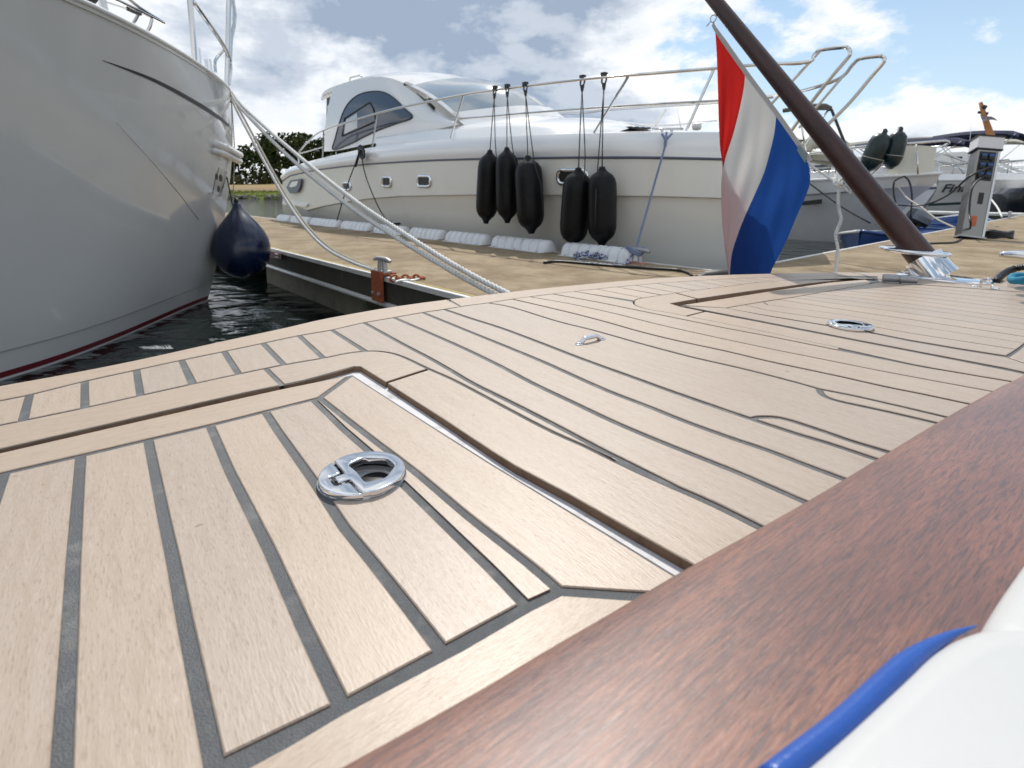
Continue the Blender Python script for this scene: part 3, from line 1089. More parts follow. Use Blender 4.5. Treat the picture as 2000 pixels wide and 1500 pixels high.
def leaves(bm, c, rx, ry, rz, n, size, rs):
    for _ in range(n):
        while True:
            p = Vector((rs.uniform(-1, 1), rs.uniform(-1, 1), rs.uniform(-1, 1)))
            if 0.25 < p.length < 1:
                break
        p = Vector((p.x * rx, p.y * ry, p.z * rz)) + c
        u = Vector((rs.gauss(0, 1), rs.gauss(0, 1), rs.gauss(0, 1))).normalized()
        w = u.orthogonal().normalized()
        s = size * rs.uniform(0.5, 1.3)
        k = u.cross(w) * s * 0.7
        bm.add([p - w * s, p + k, p + w * s, p - k], [(0, 1, 2, 3)])


rs = random.Random(11)
fo, tr = B(), B()
YT = YS + 34
x = -100.0
while x < -18:
    h = 8.2 + 2.2 * math.sin(x * 0.13 + 1.0) + rs.uniform(-1.6, 2.0)
    y = YT + rs.uniform(-3, 6)
    rad = h * rs.uniform(0.26, 0.36)
    base = Vector((x, y, HC + 1.6))
    tr.tube([base, base + Vector((rs.uniform(-.3, .3), 0, h * 0.4)), base + Vector((rs.uniform(-.5, .5), 0, h * 0.85))], [0.28, 0.2, 0.06], 6)
    for k in range(9):
        a = rs.uniform(0, 6.28)
        hh = rs.uniform(0.3, 0.88)
        rr = rad * (1.15 - abs(hh - 0.5)) * 0.55
        c = base + Vector((math.cos(a) * rr, math.sin(a) * rr, h * hh))
        q = rad * rs.uniform(0.38, 0.6)
        leaves(fo, c, q, q, q * 0.9, 95, 0.42, rs)
    leaves(fo, base + ZV * h * 0.18, rad * 1.2, rad, h * 0.2, 160, 0.45, rs)
    x += rs.uniform(2.0, 4.2)
wood = fo.obj('wood', leaf_mat('tree_foliage', (0.020, 0.034, 0.010), (0.085, 0.105, 0.028)), recalc=False)
wood['kind'] = 'stuff'
wood['label'] = 'dark green row of broadleaf trees behind the far bank'
o = tr.obj('wood_trunks', paint('bark', (0.06, 0.048, 0.035), 0.9), wood)
o['kind'] = 'stuff'
sh = B()
x = -95.0
while x < -22:
    leaves(sh, Vector((x, YS + 26 + rs.uniform(-1, 1), HC + 1.9)), 1.6, 1.0, rs.uniform(0.7, 1.3), 70, 0.3, rs)
    x += rs.uniform(1.0, 2.0)
o = sh.obj('scrub', leaf_mat('scrub_leaf', (0.035, 0.034, 0.012), (0.10, 0.09, 0.03)), recalc=False)
o['kind'] = 'stuff'
o['label'] = 'low brownish scrub in front of the trees on the bank'
gr = B()
for i in range(5200):
    x = rs.uniform(-62, -18)
    y = YS + 0.6 * math.sin(x * 0.21) + rs.uniform(0.3, 6.0)
    z = interp([(0, ZWAT + 0.25), (3, ZWAT + 0.75), (6, HC + 0.05)], y - YS)
    h = rs.uniform(0.12, 0.42)
    gr.add([(x, y, z), (x + 0.12, y, z), (x + rs.uniform(-.1, .2), y, z + h)], [(0, 1, 2)])
o = gr.obj('bank_grass', leaf_mat('bank_grass_blade', (0.10, 0.12, 0.025), (0.24, 0.27, 0.06)), recalc=False)
o['kind'] = 'stuff'
o['label'] = 'tufts of green grass along the far bank'

# ================================================================== JETTY
MN, MF = 1.765, 3.85            # finger pier: near and far edge (across), metres
EW = -2.0                       # where the main walkway begins


def dock_mat():
    m, g, b = principled('jetty_decking')
    tc = g.n('ShaderNodeTexCoord').outputs['Object']
    rot = g.mapping(tc, rot=(0, 0, -math.atan2(M_.y, M_.x)))
    n1 = g.noise(rot, 2.2, 7, 0.7)
    n2 = g.noise(g.mapping(rot, sc=(1.0, 0.35, 1)), 14, 6, 0.65)
    n3 = g.noise(rot, 160, 3, 0.5)
    c = g.mix(g.smooth(n1, 0.35, 0.65), (0.255, 0.188, 0.115), (0.41, 0.325, 0.215))
    c = g.mix(g.math('MULTIPLY', g.smooth(n2, 0.48, 0.72), 0.6), c, (0.20, 0.15, 0.09))
    c = g.mix(g.math('MULTIPLY', g.smooth(n3, 0.55, 0.72), 0.35), c, (0.50, 0.43, 0.32))
    sp = g.noise(rot, 45, 2, 0.4)
    c = g.mix(g.math('MULTIPLY', g.smooth(sp, 0.75, 0.8), 0.5), c, (0.6, 0.57, 0.5))
    wv = g.n('ShaderNodeTexWave', wave_type='BANDS', bands_direction='X', i_Scale=13.0, i_Distortion=0.3)
    g.l(rot, wv.inputs['Vector'])
    wy = g.n('ShaderNodeTexWave', wave_type='BANDS', bands_direction='Y', i_Scale=9.0, i_Distortion=0.3)
    g.l(rot, wy.inputs['Vector'])
    hg = g.math('MULTIPLY', g.smooth(wv.outputs['Fac'], 0.15, 0.5), g.math('ADD', 0.75, g.math('MULTIPLY', g.smooth(wy.outputs['Fac'], 0.1, 0.4), 0.25)))
    c = g.mix(hg, g.mix(1.0, c, (0.62, 0.60, 0.56), 'MULTIPLY'), c)
    g.l(c, b.inputs['Base Color'])
    b.inputs['Roughness'].default_value = 0.85
    b.inputs['Specular IOR Level'].default_value = 0.25
    bp = g.n('ShaderNodeBump', i_Strength=0.6, i_Distance=0.004)
    g.l(g.math('ADD', hg, g.math('MULTIPLY', n3, 0.4)), bp.inputs['Height'])
    g.l(bp.outputs[0], b.inputs['Normal'])
    return m


MT['dock'] = dock_mat()
MT['alu'] = paint('white_edge_trim', (0.72, 0.71, 0.68), 0.35, 0.2, var=0.1, scale=4, dirt=(0.35, 0.32, 0.24, 0.6), dscale=5)
MT['fascia'] = paint('dark_fascia', (0.05, 0.047, 0.034), 0.8, var=0.4, scale=5, dirt=(0.09, 0.085, 0.045, 0.7), dscale=9)
MT['concrete'] = paint('float_concrete', (0.16, 0.15, 0.115), 0.9, var=0.3, scale=6, bump=0.3, bscale=60, dirt=(0.05, 0.055, 0.02, 0.8), dscale=4)
MT['galv'] = paint('galvanised', (0.42, 0.42, 0.42), 0.45, 0.7, var=0.15, scale=40)
MT['rust'] = paint('rusty_red_lead', (0.34, 0.085, 0.03), 0.75, var=0.35, scale=40, dirt=(0.10, 0.04, 0.025, 0.7), dscale=30)
MT['yellow'] = paint('yellow_line_paint', (0.55, 0.42, 0.05), 0.7, var=0.2, scale=20)

dock = thing('floating_jetty', 'L-shaped floating jetty with tan ribbed decking, white edge trim and dark fascia', 'jetty', em(-6, 2.8, ZWAT))
RD = Matrix.Rotation(math.atan2(E_.y, E_.x), 3, 'Z')
e = -19.0
panel = None
edges = []
while e < EW - 0.1:
    e2 = min(e + 2.4, EW)
    for ma, mb in ((MN + 0.035, MF - 0.03),):
        b = B()
        b.prism([em(e + 0.003, ma, ZDOCK), em(e2 - 0.003, ma, ZDOCK), em(e2 - 0.003, mb, ZDOCK), em(e + 0.003, mb, ZDOCK)], (0, 0, -0.04))
        b.obj('deck_panel', MT['dock'], dock)
    e = e2
for k in range(9):
    m0 = MN + 0.035 + k * 2.8
    b = B()
    b.prism([em(EW + 0.035, m0 + 0.003, ZDOCK), em(3.0, m0 + 0.003, ZDOCK), em(3.0, m0 + 2.797, ZDOCK), em(EW + 0.035, m0 + 2.797, ZDOCK)], (0, 0, -0.04))
    b.obj('deck_panel', MT['dock'], dock)


def edge(p, q, out):
    """white angle, fascia and lower pipe along an edge p->q; out = outward unit vector"""
    d = (q - p)
    L = d.length
    R = Matrix.Rotation(math.atan2(d.y, d.x), 3, 'Z')
    c = (p + q) / 2
    b = B(); b.box(c - out * 0.0175 + ZV * (-0.012), (L, 0.035, 0.034), R); b.obj('edge_trim', MT['alu'], dock)
    b = B(); b.box(c - out * 0.035 + ZV * (-0.105), (L, 0.03, 0.15), R); b.obj('fascia_board', MT['fascia'], dock)
    b = B(); b.tube([p - out * 0.02 + ZV * (-0.205), q - out * 0.02 + ZV * (-0.205)], 0.02, 8); b.obj('edge_pipe', MT['alu'], dock, smooth=40)


edge(em(-19, MN, ZDOCK), em(3.0, MN, ZDOCK), -M_)
edge(em(-19, MF, ZDOCK), em(EW, MF, ZDOCK), M_)
edge(em(EW, MF, ZDOCK), em(EW, 27, ZDOCK), -E_)
for e0 in (-16.5, -11.5, -3.98 - 1.3, 0.2):
    b = B()
    b.box(em(e0, (MN + MF) / 2 + 0.03, ZDOCK - 0.45), (2.6, MF - MN - 0.16, 0.46), RD)
    b.obj('float', MT['concrete'], dock)
for m0 in (7, 12, 17, 22):
    b = B()
    b.box(em(0.4, m0, ZDOCK - 0.45), (4.2, 2.4, 0.46), RD)
    b.obj('float', MT['concrete'], dock)
# thin yellow line near the edge
b = B()
b.prism([em(-9, MN + 0.05, ZDOCK + 0.003), em(-1.2, MN + 0.05, ZDOCK + 0.003), em(-1.2, MN + 0.062, ZDOCK + 0.003), em(-9, MN + 0.062, ZDOCK + 0.003)], (0, 0, 0.001))
b.obj('yellow_line', MT['yellow'], dock)


def cleat(name, label, c, ax, L=0.26, base=None, h=0.09, parent=None, plate=None, chrome=None):
    t = thing(name, label, 'cleat', c)
    ax = ax.normalized()
    m = chrome or MT['galv']
    b = B()
    hp = catmull([c + ax * (-L / 2) + ZV * (h - 0.004), c + ax * (-L * 0.3) + ZV * (h + 0.006), c + ZV * (h + 0.008), c + ax * (L * 0.3) + ZV * (h + 0.006), c + ax * (L / 2) + ZV * (h - 0.004)], 3)
    n = len(hp)
    b.tube(hp, [0.010 + 0.009 * math.sin(math.pi * (0.12 + 0.76 * i / (n - 1))) for i in range(n)], 10)
    b.obj('horn', m, t, smooth=50)
    for s in (-1, 1):
        b = B()
        b.tube([c + ax * (s * L * 0.17) + ZV * 0.004, c + ax * (s * L * 0.13) + ZV * h], [0.02, 0.016], 10)
        b.obj('leg', m, t, smooth=50)
    b = B()
    R = Matrix.Rotation(math.atan2(ax.y, ax.x), 3, 'Z')
    b.box(c + ZV * 0.006, (L * 0.7, 0.075, 0.012), R)
    b.obj('base_plate', plate or m, t)
    return t


# cleat on the near edge with its rusty hanging bracket
ck = onz(740, 540, ZDOCK); ck = em(ck.dot(E_), MN + 0.02, ZDOCK + 0.03)
cl1 = cleat('dock_cleat', 'galvanised two-legged cleat on a rust-red bracket at the near edge of the jetty', ck, (E_ + M_ * 0.1), 0.20, h=0.085)
b = B()
b.box(ck - M_ * 0.045 + ZV * (-0.10) , (0.15, 0.02, 0.22), RD)
b.box(ck + M_ * 0.01 + ZV * (-0.008), (0.15, 0.12, 0.012), RD)
b.obj('bracket', MT['rust'], cl1)
b = B()
for s in (-1, 1):
    b.lathe([(0.014, 0), (0.014, 0.012), (0.008, 0.016)], ck - M_ * 0.055 + E_ * 0.045 * s + ZV * (-0.15), -M_, 6)
b.obj('bolt', MT['galv'], cl1)
# chain stub lying on the decking
ch = thing('chain', 'short rusty chain with loose strap lying on the decking beside the edge cleat', 'chain', onz(790, 545, ZDOCK))
cpts = [onz(x, y, ZDOCK + 0.012) for x, y in ((764, 545), (775, 543), (786, 543.5), (797, 543), (808, 543), (818, 543), (828, 542))]
for i, (p, q) in enumerate(zip(cpts, cpts[1:])):
    b = B()
    d = (q - p); c = (p + q) / 2
    sd = Vector((-d.y, d.x, 0)).normalized() if i % 2 else ZV
    ring = [c + d * 0.62 * math.cos(a) + sd * 0.022 * math.sin(a) for a in [2 * math.pi * k / 14 for k in range(14)]]
    b.tube(ring, 0.008, 6, closed=True)
    b.obj('link', MT['rust'], ch, smooth=True)
b = B()
b.tube(catmull([onz(x, y, ZDOCK + 0.008) for x, y in ((772, 551), (782, 548), (795, 547), (806, 548), (818, 545))], 4), 0.009, 6)
b.obj('strap', MT['alu'], ch, smooth=True)

# cleat on the far side for the cruiser's blue line
ck2 = onz(1253, 512, ZDOCK); ck2 = em(ck2.dot(E_), MF - 0.10, ZDOCK)
cleat('dock_cleat', 'white-horned galvanised cleat on a red-edged plate beside the cruiser', ck2, E_ * 0.9 - M_ * 0.1, 0.30, h=0.11, plate=paint('red_white_plate', (0.5, 0.22, 0.17), 0.6, var=0.5, scale=30))

# white ribbed dock bumpers along the far edge
MT['bumper'] = paint('white_bumper', (0.74, 0.75, 0.76), 0.5, var=0.05, scale=6, dirt=(0.45, 0.43, 0.38, 0.4), dscale=7)
bump_px = [(1090, 1235), (955, 1073), (866, 950), (796, 862), (728, 788), (664, 722), (604, 660), (566, 602), (540, 564)]
names = ['nearest', 'second', 'third', 'fourth', 'fifth', 'sixth', 'seventh', 'eighth', 'farthest']
MB = MF - 0.075
for i, (xa, xb) in enumerate(bump_px):
    def e_at(x):
        lo, hi = -25.0, 2.0
        for _ in range(50):
            mid = (lo + hi) / 2
            P = em(mid, MB - 0.07, ZDOCK) - CAM
            xx = 1000 + FPX * P.x / P.dot(FW)
            if xx < x:
                lo = mid
            else:
                hi = mid
        return lo
    ea, eb = e_at(xa) + 0.035, e_at(xb) - 0.035
    t = thing('dock_bumper', f'white ribbed plastic dock bumper on the jetty edge by the cruiser, {names[i]} of the row', 'dock bumper', em((ea + eb) / 2, MB, ZDOCK), 'white bumpers along the jetty edge')
    b = B()
    nst = 64
    rows = []
    for k in range(nst + 1):
        f = k / nst
        ee = lerp(ea, eb, f)
        endk = min(1, min(f, 1 - f) * 22)
        rib = abs(math.sin(f * math.pi * 7))
        r = 0.090 * (0.72 + 0.28 * endk ** 0.5) - (0.020 if rib < 0.2 else 0)
        ring = []
        for a in range(13):
            th = math.pi * (-0.06 + 1.12 * a / 12)
            w = math.cos(th) * r
            zz = max(math.sin(th) * r * 1.30, 0.0)
            # dimples on the near face between ribs
            dm = 0.026 if (0.30 < a / 12 < 0.55 and (f * 7) % 1 > 0.36 and (f * 7) % 1 < 0.66) else 0
            if a < 6:
                pass
            ring.append(em(ee, MB + w + (dm if w < 0 else 0), ZDOCK + 0.004 + zz - dm * 0.4))
        rows.append(ring)
    b.grid(rows)
    n0 = len(b.v)
    b.f.append(list(range(13))); b.mi.append(0)
    b.f.append([n0 - 13 + k for k in range(13)][::-1]); b.mi.append(0)
    b.obj('body', MT['bumper'], t, smooth=45)
    b = B()
    b.box(em((ea + eb) / 2, MB - 0.11, ZDOCK + 0.004), (abs(eb - ea) * 0.94, 0.05, 0.006), RD)
    b.obj('flange', MT['bumper'], t)
    b = B()
    for f in (0.12, 0.5, 0.88):
        b.lathe([(0.012, 0), (0.012, 0.004), (0.007, 0.008)], em(lerp(ea, eb, f), MB - 0.115, ZDOCK + 0.007), seg=8)
    b.obj('screw', MT['galv'], t)

# ================================================================== LEFT BOAT (bow only in view)
def hull_gloss(name, col):
    return paint(name, col, 0.16, var=0.03, scale=0.8, coat=0.6, coatr=0.03, dirt=(col[0] * .8, col[1] * .77, col[2] * .7, 0.2), dscale=1.2)


MT['lhull'] = hull_gloss('left_hull_gelcoat', (0.68, 0.665, 0.635))
MT['red'] = paint('boot_stripe_red', (0.16, 0.012, 0.02), 0.35, coat=0.3)
MT['charcoal'] = paint('charcoal_decal', (0.03, 0.03, 0.035), 0.35, var=0.2)
MT['black'] = paint('antifouling_black', (0.012, 0.012, 0.013), 0.7)
AH = math.radians(30)
HB = Vector((math.sin(AH), math.cos(AH), 0))
RB = Vector((math.cos(AH), -math.sin(AH), 0))
ST0 = onz(405, 588, ZWAT)
lb_root = thing('moored_yacht', 'white yacht bow with black swoosh stripe and red boot stripe at the left edge', 'boat', ST0)
stem = [onplane(x, y, ST0, RB) for x, y in ((405, 588), (411, 570), (419, 540), (432, 470), (443, 400), (452, 330), (456, 280), (454, 225), (450, 182))]
import numpy as np
stem = resample(catmull(stem, 6), 60)
for _ in range(60):
    stem = [stem[0]] + [(stem[i - 1] + stem[i] * 2 + stem[i + 1]) / 4 for i in range(1, 59)] + [stem[-1]]
wl = [ST0] + [onz(x, y, ZWAT) for x, y in ((372, 601), (340, 614), (260, 650), (170, 688), (80, 719), (0, 745))]
wu = np.array([-(p - ST0).dot(HB) for p in wl]); wb = np.array([(p - ST0).dot(RB) for p in wl])
wf = np.linalg.lstsq(np.stack([wu, wu ** 2, wu ** 3], 1), wb, rcond=None)[0]
wl = [ST0 - HB * float(u) + RB * float(wf[0] * u + wf[1] * u * u + wf[2] * u ** 3) for u in np.linspace(0, wu[-1], 14)]
d_ = (wl[-1] - wl[-2]).normalized()
d2_ = (d_ - HB * 0.35).normalized()
wl += [wl[-1] + d_.lerp(d2_, 0.5).normalized() * 0.9]
wl += [wl[-1] + (-HB + RB * 0.2).normalized() * 1.6]
wl += [wl[-1] + (-HB + RB * 0.05).normalized() * 2.5]
TOP = stem[-1]
BS, KS = 2.5, 1.65


def sheer_pt(x, y):
    r = ray(x, y)
    def fx(u):
        P = TOP - HB * u + RB * (BS * (1 - math.exp(-(u / KS))))
        return P, (P.x * r.y - P.y * r.x)
    lo, hi = 0.0, 9.0
    flo = fx(lo)[1]
    for _ in range(60):
        md = (lo + hi) / 2
        if (fx(md)[1] > 0) == (flo > 0):
            lo = md
        else:
            hi = md
    P = fx(lo)[0]
    t = P.y / r.y
    return Vector((P.x, P.y, HC + r.z * t))


shr = [TOP] + [sheer_pt(x, y) for x, y in ((438, 168), (420, 151), (400, 137), (370, 114), (310, 77), (230, 36), (150, 2), (60, -34), (-40, -72), (-160, -115))]
hu = np.array([-(p - TOP).dot(HB) for p in shr]); hz_ = np.array([p.z for p in shr])
hf = np.polyfit(hu, hz_, 3, w=[5] + [1] * (len(hu) - 1))
shr = [TOP] + [Vector((TOP.x, TOP.y, 0)) - HB * float(u) + RB * (BS * (1 - math.exp(-(u / KS)))) + ZV * float(np.polyval(hf, u)) for u in np.linspace(0.06, hu[-1], 22)]
lastd = (shr[-1] - shr[-2]).normalized()
shr += [shr[-1] + (lastd * 0.6 - HB * 0.6).normalized() * 2.5]
NST = 40
W_ = resample(catmull(wl, 6), NST)
S_ = resample(catmull(shr, 6), NST)
# match stations: warp so that both rows cluster at the bow
def warp(poly, n, k=1.5):
    P = resample(poly, 400)
    return [P[int(399 * (i / (n - 1)) ** k)] for i in range(n)]
W_ = warp(catmull(wl, 6), NST)
S_ = warp(catmull(shr, 6), NST)
rows = []
levels = [('z', -0.35), ('z', 0.0), ('z', 0.016), ('z', 0.052), ('z', 0.17), ('s', 0.178)] + [('v', v) for v in [0.10 + 0.90 * (k / 22) for k in range(1, 23)]]
mi_rows = [3, 0, 1, 0, 0] + [0] * 30
def stem_at(z):
    for p, q in zip(stem, stem[1:]):
        if p.z <= z <= q.z:
            return p.lerp(q, (z - p.z) / (q.z - p.z))
    return stem[0] + (stem[1] - stem[0]) * ((z - stem[0].z) / max(1e-6, stem[1].z - stem[0].z)) if z < stem[0].z else stem[-1]
for kind, val in levels:
    row = []
    for i in range(NST):
        w, s = W_[i], S_[i]
        H = s.z - ZWAT
        if kind == 'v':
            v = 0.178 / H + (1 - 0.178 / H) * ((val - 0.10) / 0.90)
        else:
            v = val / H
        z = ZWAT + v * H
        if v >= 0:
            gk = 0.80 * v + 0.20 * v ** 2
        else:
            gk = v * 0.8
        z0 = ZWAT + (v * H / (s.z - ZWAT)) * (S_[0].z - ZWAT)
        st = stem_at(z0)
        wd, sd_ = w - W_[0], s - S_[0]
        p = Vector((st.x + lerp(wd.x, sd_.x, gk), st.y + lerp(wd.y, sd_.y, gk), z))
        out = (RB * 0.9 - HB * 0.1)
        if kind == 's' or kind == 'v':
            p = p + out * 0.012 * min(1, i / 6)
        row.append(p)
    rows.append(row)
b = B()
for r in range(len(rows) - 1):
    bb_ = B()
    bb_.grid([rows[r], rows[r + 1]])
    b.add(bb_.v, bb_.f, [3, 0, 1, 0, 0][r] if r < 5 else 0)
# mirrored port side
def mirror(p):
    q = p - ST0
    return ST0 + q - RB * (2 * q.dot(RB))
for r in range(len(rows) - 1):
    bb_ = B()
    bb_.grid([[mirror(p) for p in rows[r]], [mirror(p) for p in rows[r + 1]]])
    b.add(bb_.v, bb_.f, [3, 0, 1, 0, 0][r] if r < 5 else 0)
lhull = b.obj('hull', [MT['lhull'], MT['red'], MT['charcoal'], MT['black']], lb_root, smooth=28)
bm = bmesh.new(); bm.from_mesh(lhull.data); bmesh.ops.remove_doubles(bm, verts=bm.verts, dist=0.0015); bmesh.ops.recalc_face_normals(bm, faces=bm.faces); bm.to_mesh(lhull.data); bm.free()
lhull.data.set_sharp_from_angle(angle=math.radians(28))
BV = bvh_of(lhull)
# deck behind the sheer
b = B()
b.grid([[p + ZV * -0.03 for p in rows[-1]], [mirror(p) + ZV * -0.03 for p in rows[-1]]])
b.obj('deck', MT['white'], lb_root)
b = B()
b.tube([p + ZV * 0.004 for p in rows[-1]], 0.014, 8)
b.obj('toe_rail', MT['white'], lb_root, smooth=True)


def decal(bv, top, bot, mat, name, parent, lift=0.003, n=40):
    A = resample([Vector((x, y, 0)) for x, y in top], n)
    C = resample([Vector((x, y, 0)) for x, y in bot], n)
    rws = []
    for P in (A, C):
        rw = []
        for p in P:
            h, nm = cast(bv, p.x, p.y)
            if h is None:
                continue
            if nm.dot(h - CAM) > 0:
                nm = -nm
            rw.append(h + nm * lift)
        rws.append(rw)
    k = min(len(rws[0]), len(rws[1]))
    b = B()
    b.grid([rws[0][:k], rws[1][:k]])
    return b.obj(name, mat, parent, smooth=True)


sw_t = catmull([Vector((x, y, 0)) for x, y in ((199, 117), (250, 134), (300, 153), (350, 178), (400, 207), (430, 228), (447, 243))], 6)
sw_b = catmull([Vector((x, y, 0)) for x, y in ((199, 118), (250, 138.5), (300, 160), (350, 186.5), (400, 216), (430, 235.5), (447, 249))], 6)
decal(BV, [(p.x, p.y) for p in sw_t], [(p.x, p.y) for p in sw_b], MT['charcoal'], 'swoosh_stripe', lb_root)
# spray knuckle: thin raised line running down the flare
kn = []
for p in resample([Vector((x, y, 0)) for x, y in ((228, 240), (270, 285), (310, 330), (350, 378), (388, 428))], 16):
    h, nm = cast(BV, p.x, p.y)
    if h:
        kn.append(h + (CAM - h).normalized() * 0.001)
if len(kn) > 3:
    b = B(); b.tube(kn, [0.0015 + 0.004 * i / len(kn) for i in range(len(kn))], 6); b.obj('spray_knuckle', MT['lhull'], lb_root, smooth=True)
# bow rubbing guard and anchor pocket
def hitp(x, y, lift=0.0):
    h, nm = cast(BV, x, y)
    return (h + (CAM - h).normalized() * lift) if h else onplane(x, y, ST0, RB)
b = B()
g0, g1, g2 = hitp(416, 280, .01), hitp(438, 288, .012), onplane(461, 303, ST0, RB) + HB * 0.03
for dz, r in ((0.0, 0.045), (-0.06, 0.035)):
    b.tube([g0 + ZV * dz, g1 + ZV * dz, g2 + ZV * dz], r, 8, flat=0.8)
b.obj('rubbing_guard', MT['white'], lb_root, smooth=True)
pk = [(429, 327), (444, 335), (438, 362), (432, 384), (416, 378), (421, 350)]
b = B()
b.prism([hitp(x, y, 0.004) for x, y in pk], (hitp(430, 355, 0.02) - hitp(430, 355, 0.004)))
b.obj('anchor_plate', MT['steel'], lb_root)
for (cx, cy, rx, ry) in ((432, 348, 2.6, 7), (424, 345, 2.0, 7), (427, 369, 2.4, 7)):
    b = B()
    b.prism([hitp(cx + rx * math.cos(a), cy + ry * math.sin(a), 0.024) for a in [2 * math.pi * k / 12 for k in range(12)]], (hitp(cx, cy, 0.026) - hitp(cx, cy, 0.024)))
    b.obj('plate_slot', MT['dark'], lb_root)

DB = (TOP - CAM).dot(FW)


def rail(pts, r, mat, parent, name='rail', seg=8, n=5):
    """pts: (x, y, depth)"""
    P = [atdepth(x, y, d) for x, y, d in pts]
    b = B()
    b.tube(catmull(P, n) if len(P) > 2 else P, r, seg)
    return b.obj(name, mat, parent, smooth=40)


ST = MT['steel']
d0 = DB
rail([(369, -60, d0 - .75), (371, 0, d0 - .75), (377, 70, d0 - .75), (381, 131, d0 - .75)], 0.023, ST, lb_root, 'stanchion')
rail([(340, -60, d0 - .9), (372, -6, d0 - .75), (384, 12, d0 - .7), (412, 52, d0 - .5), (436, 88, d0 - .25), (447, 112, d0 - .1), (450, 135, d0 - .05), (446, 163, d0 - .05)], 0.018, ST, lb_root, 'pulpit_rail')
rail([(448, -60, d0 - .12), (447, 0, d0 - .12), (445, 90, d0 - .1), (443, 178, d0 - .1)], 0.024, ST, lb_root, 'stanchion')
rail([(452, -60, d0 + .1), (455, 0, d0 + .1), (458, 28, d0 + .1), (456, 55, d0 + .1), (451, 80, d0 + .05), (449, 130, d0), (447, 165, d0)], 0.020, ST, lb_root, 'pulpit_rail')
rail([(439, 95, d0 - .1), (421, 118, d0 - .3), (421, 142, d0 - .32)], 0.014, ST, lb_root, 'brace')
rail([(300, -60, 3.1), (240, -8, 3.0), (268, 14, 3.1), (319, 44, 3.3)], 0.0, ST, lb_root, 'x') if False else None
rail([(205, -10, 3.3), (270, 20, 3.5), (320, 45, 3.7)], 0.012, ST, lb_root, 'grab_rail')
rail([(240, -12, 3.4), (272, 14, 3.5), (320, 44, 3.7)], 0.010, ST, lb_root, 'grab_rail')
rail([(270, 28, 3.5), (262, 43, 3.5), (254, 54, 3.5)], 0.010, ST, lb_root, 'rail_leg')
rail([(297, 37, 3.6), (292, 54, 3.6), (283, 68, 3.6)], 0.010, ST, lb_root, 'rail_leg')
rail([(207, 4, 3.3), (250, 18, 3.4), (272, 26, 3.5)], 0.006, MT['white'], lb_root, 'stay')
rail([(249, 17, 3.39), (262, 23, 3.45), (274, 27, 3.5)], 0.013, MT['dark'], lb_root, 'stay_fitting')
rail([(197, -8, 3.3), (205, 24, 3.3)], 0.022, ST, lb_root, 'post')
for (x0, y0, x1, y1, w, dd) in ((381, 94, 388, 134, 8.0, -.62), (402, 117, 412, 142, 7.0, -.45)):
    p, q = atdepth((x0 + x1) / 2 - 2, y0, d0 + dd), atdepth((x0 + x1) / 2 + 3, y1 + 8, d0 + dd)
    b = B(); b.tube([q, p], w * (d0 + dd) / FPX, 18); b.obj('fairlead_post', MT['chrome'], lb_root, smooth=50)
rail([(163, -12, 2.9), (178, 2, 2.9), (188, -10, 2.9)], 0.02, MT['dark'], lb_root, 'navigation_light')

# ---- ropes of the left boat
MT['rope'] = paint('white_rope', (0.70, 0.69, 0.66), 0.8, var=0.12, scale=60, dirt=(0.42, 0.38, 0.30, 0.5), dscale=6)
MT['ropeold'] = paint('weathered_rope', (0.44, 0.41, 0.34), 0.9, var=0.3, scale=70)


def rope(name, label, pts, r, pitch, mat, lobes=3, n=8, group=None):
    b = B()
    b.strand(catmull(pts, n), r, pitch, lobes)
    o = b.obj(name, mat, None, smooth=True, recalc=False)
    return tag(o, label, 'rope', group)


pA = atdepth(452, 178, d0 - .05)
def sagline(px, a, c):
    """px: [(x,y)...]; depth goes linearly from a to c"""
    n = len(px)
    L = [0]
    for p, q in zip(px, px[1:]):
        L.append(L[-1] + math.hypot(q[0] - p[0], q[1] - p[1]))
    # perspective-correct interpolation of depth along the line
    out = []
    for (x, y), s in zip(px, L):
        t = s / L[-1]
        dd = 1 / ((1 - t) / a + t / c)
        out.append(atdepth(x, y, dd))
    return out


dEnd = (onz(990, 583, ZDOCK + 0.1) - CAM).dot(FW)
rope('mooring_rope', 'white three-strand mooring rope, upper of the pair slanting across the cruiser to the deck edge',
     sagline([(450, 176), (470, 203), (520, 250), (568, 292), (620, 335), (700, 397), (780, 450), (850, 495), (920, 536), (990, 572), (1040, 596)], d0 - .05, dEnd * 0.98), 0.0150, 0.085, MT['rope'], group='mooring ropes of the left yacht')
rope('mooring_rope', 'white three-strand mooring rope, lower of the pair slanting across the cruiser to the deck edge',
     sagline([(448, 178), (466, 206), (515, 258), (560, 302), (612, 347), (690, 408), (770, 461), (840, 504), (905, 542), (970, 576), (1020, 600)], d0 - .07, dEnd), 0.0150, 0.085, MT['rope'], group='mooring ropes of the left yacht')
dC = (ck - CAM).dot(FW)
rope('mooring_rope', 'white mooring rope sagging from the left bow to the cleat on the near jetty edge',
     sagline([(452, 192), (466, 222), (494, 275), (527, 336), (560, 393), (600, 449), (640, 487), (690, 513), (742, 531)], d0 - .05, dC), 0.0125, 0.07, MT['rope'])
rope('mooring_rope', 'greyish second mooring rope lying close beside the sagging one from the left bow',
     sagline([(456, 194), (472, 222), (501, 276), (534, 337), (566, 393), (606, 448), (646, 485), (694, 510), (744, 529)], d0 - .02, dC + .01), 0.0105, 0.07, MT['ropeold'])
rope('bow_lashing', 'short tangled rope lashing lying over the bow edge of the left yacht',
     [atdepth(x, y, d0 + dd) for x, y, dd in ((396, 132, -.55), (405, 143, -.5), (416, 150, -.4), (428, 162, -.25), (440, 176, -.12), (450, 184, -.05), (458, 196, 0), (449, 198, -.05), (444, 188, -.08))], 0.016, 0.06, MT['ropeold'])
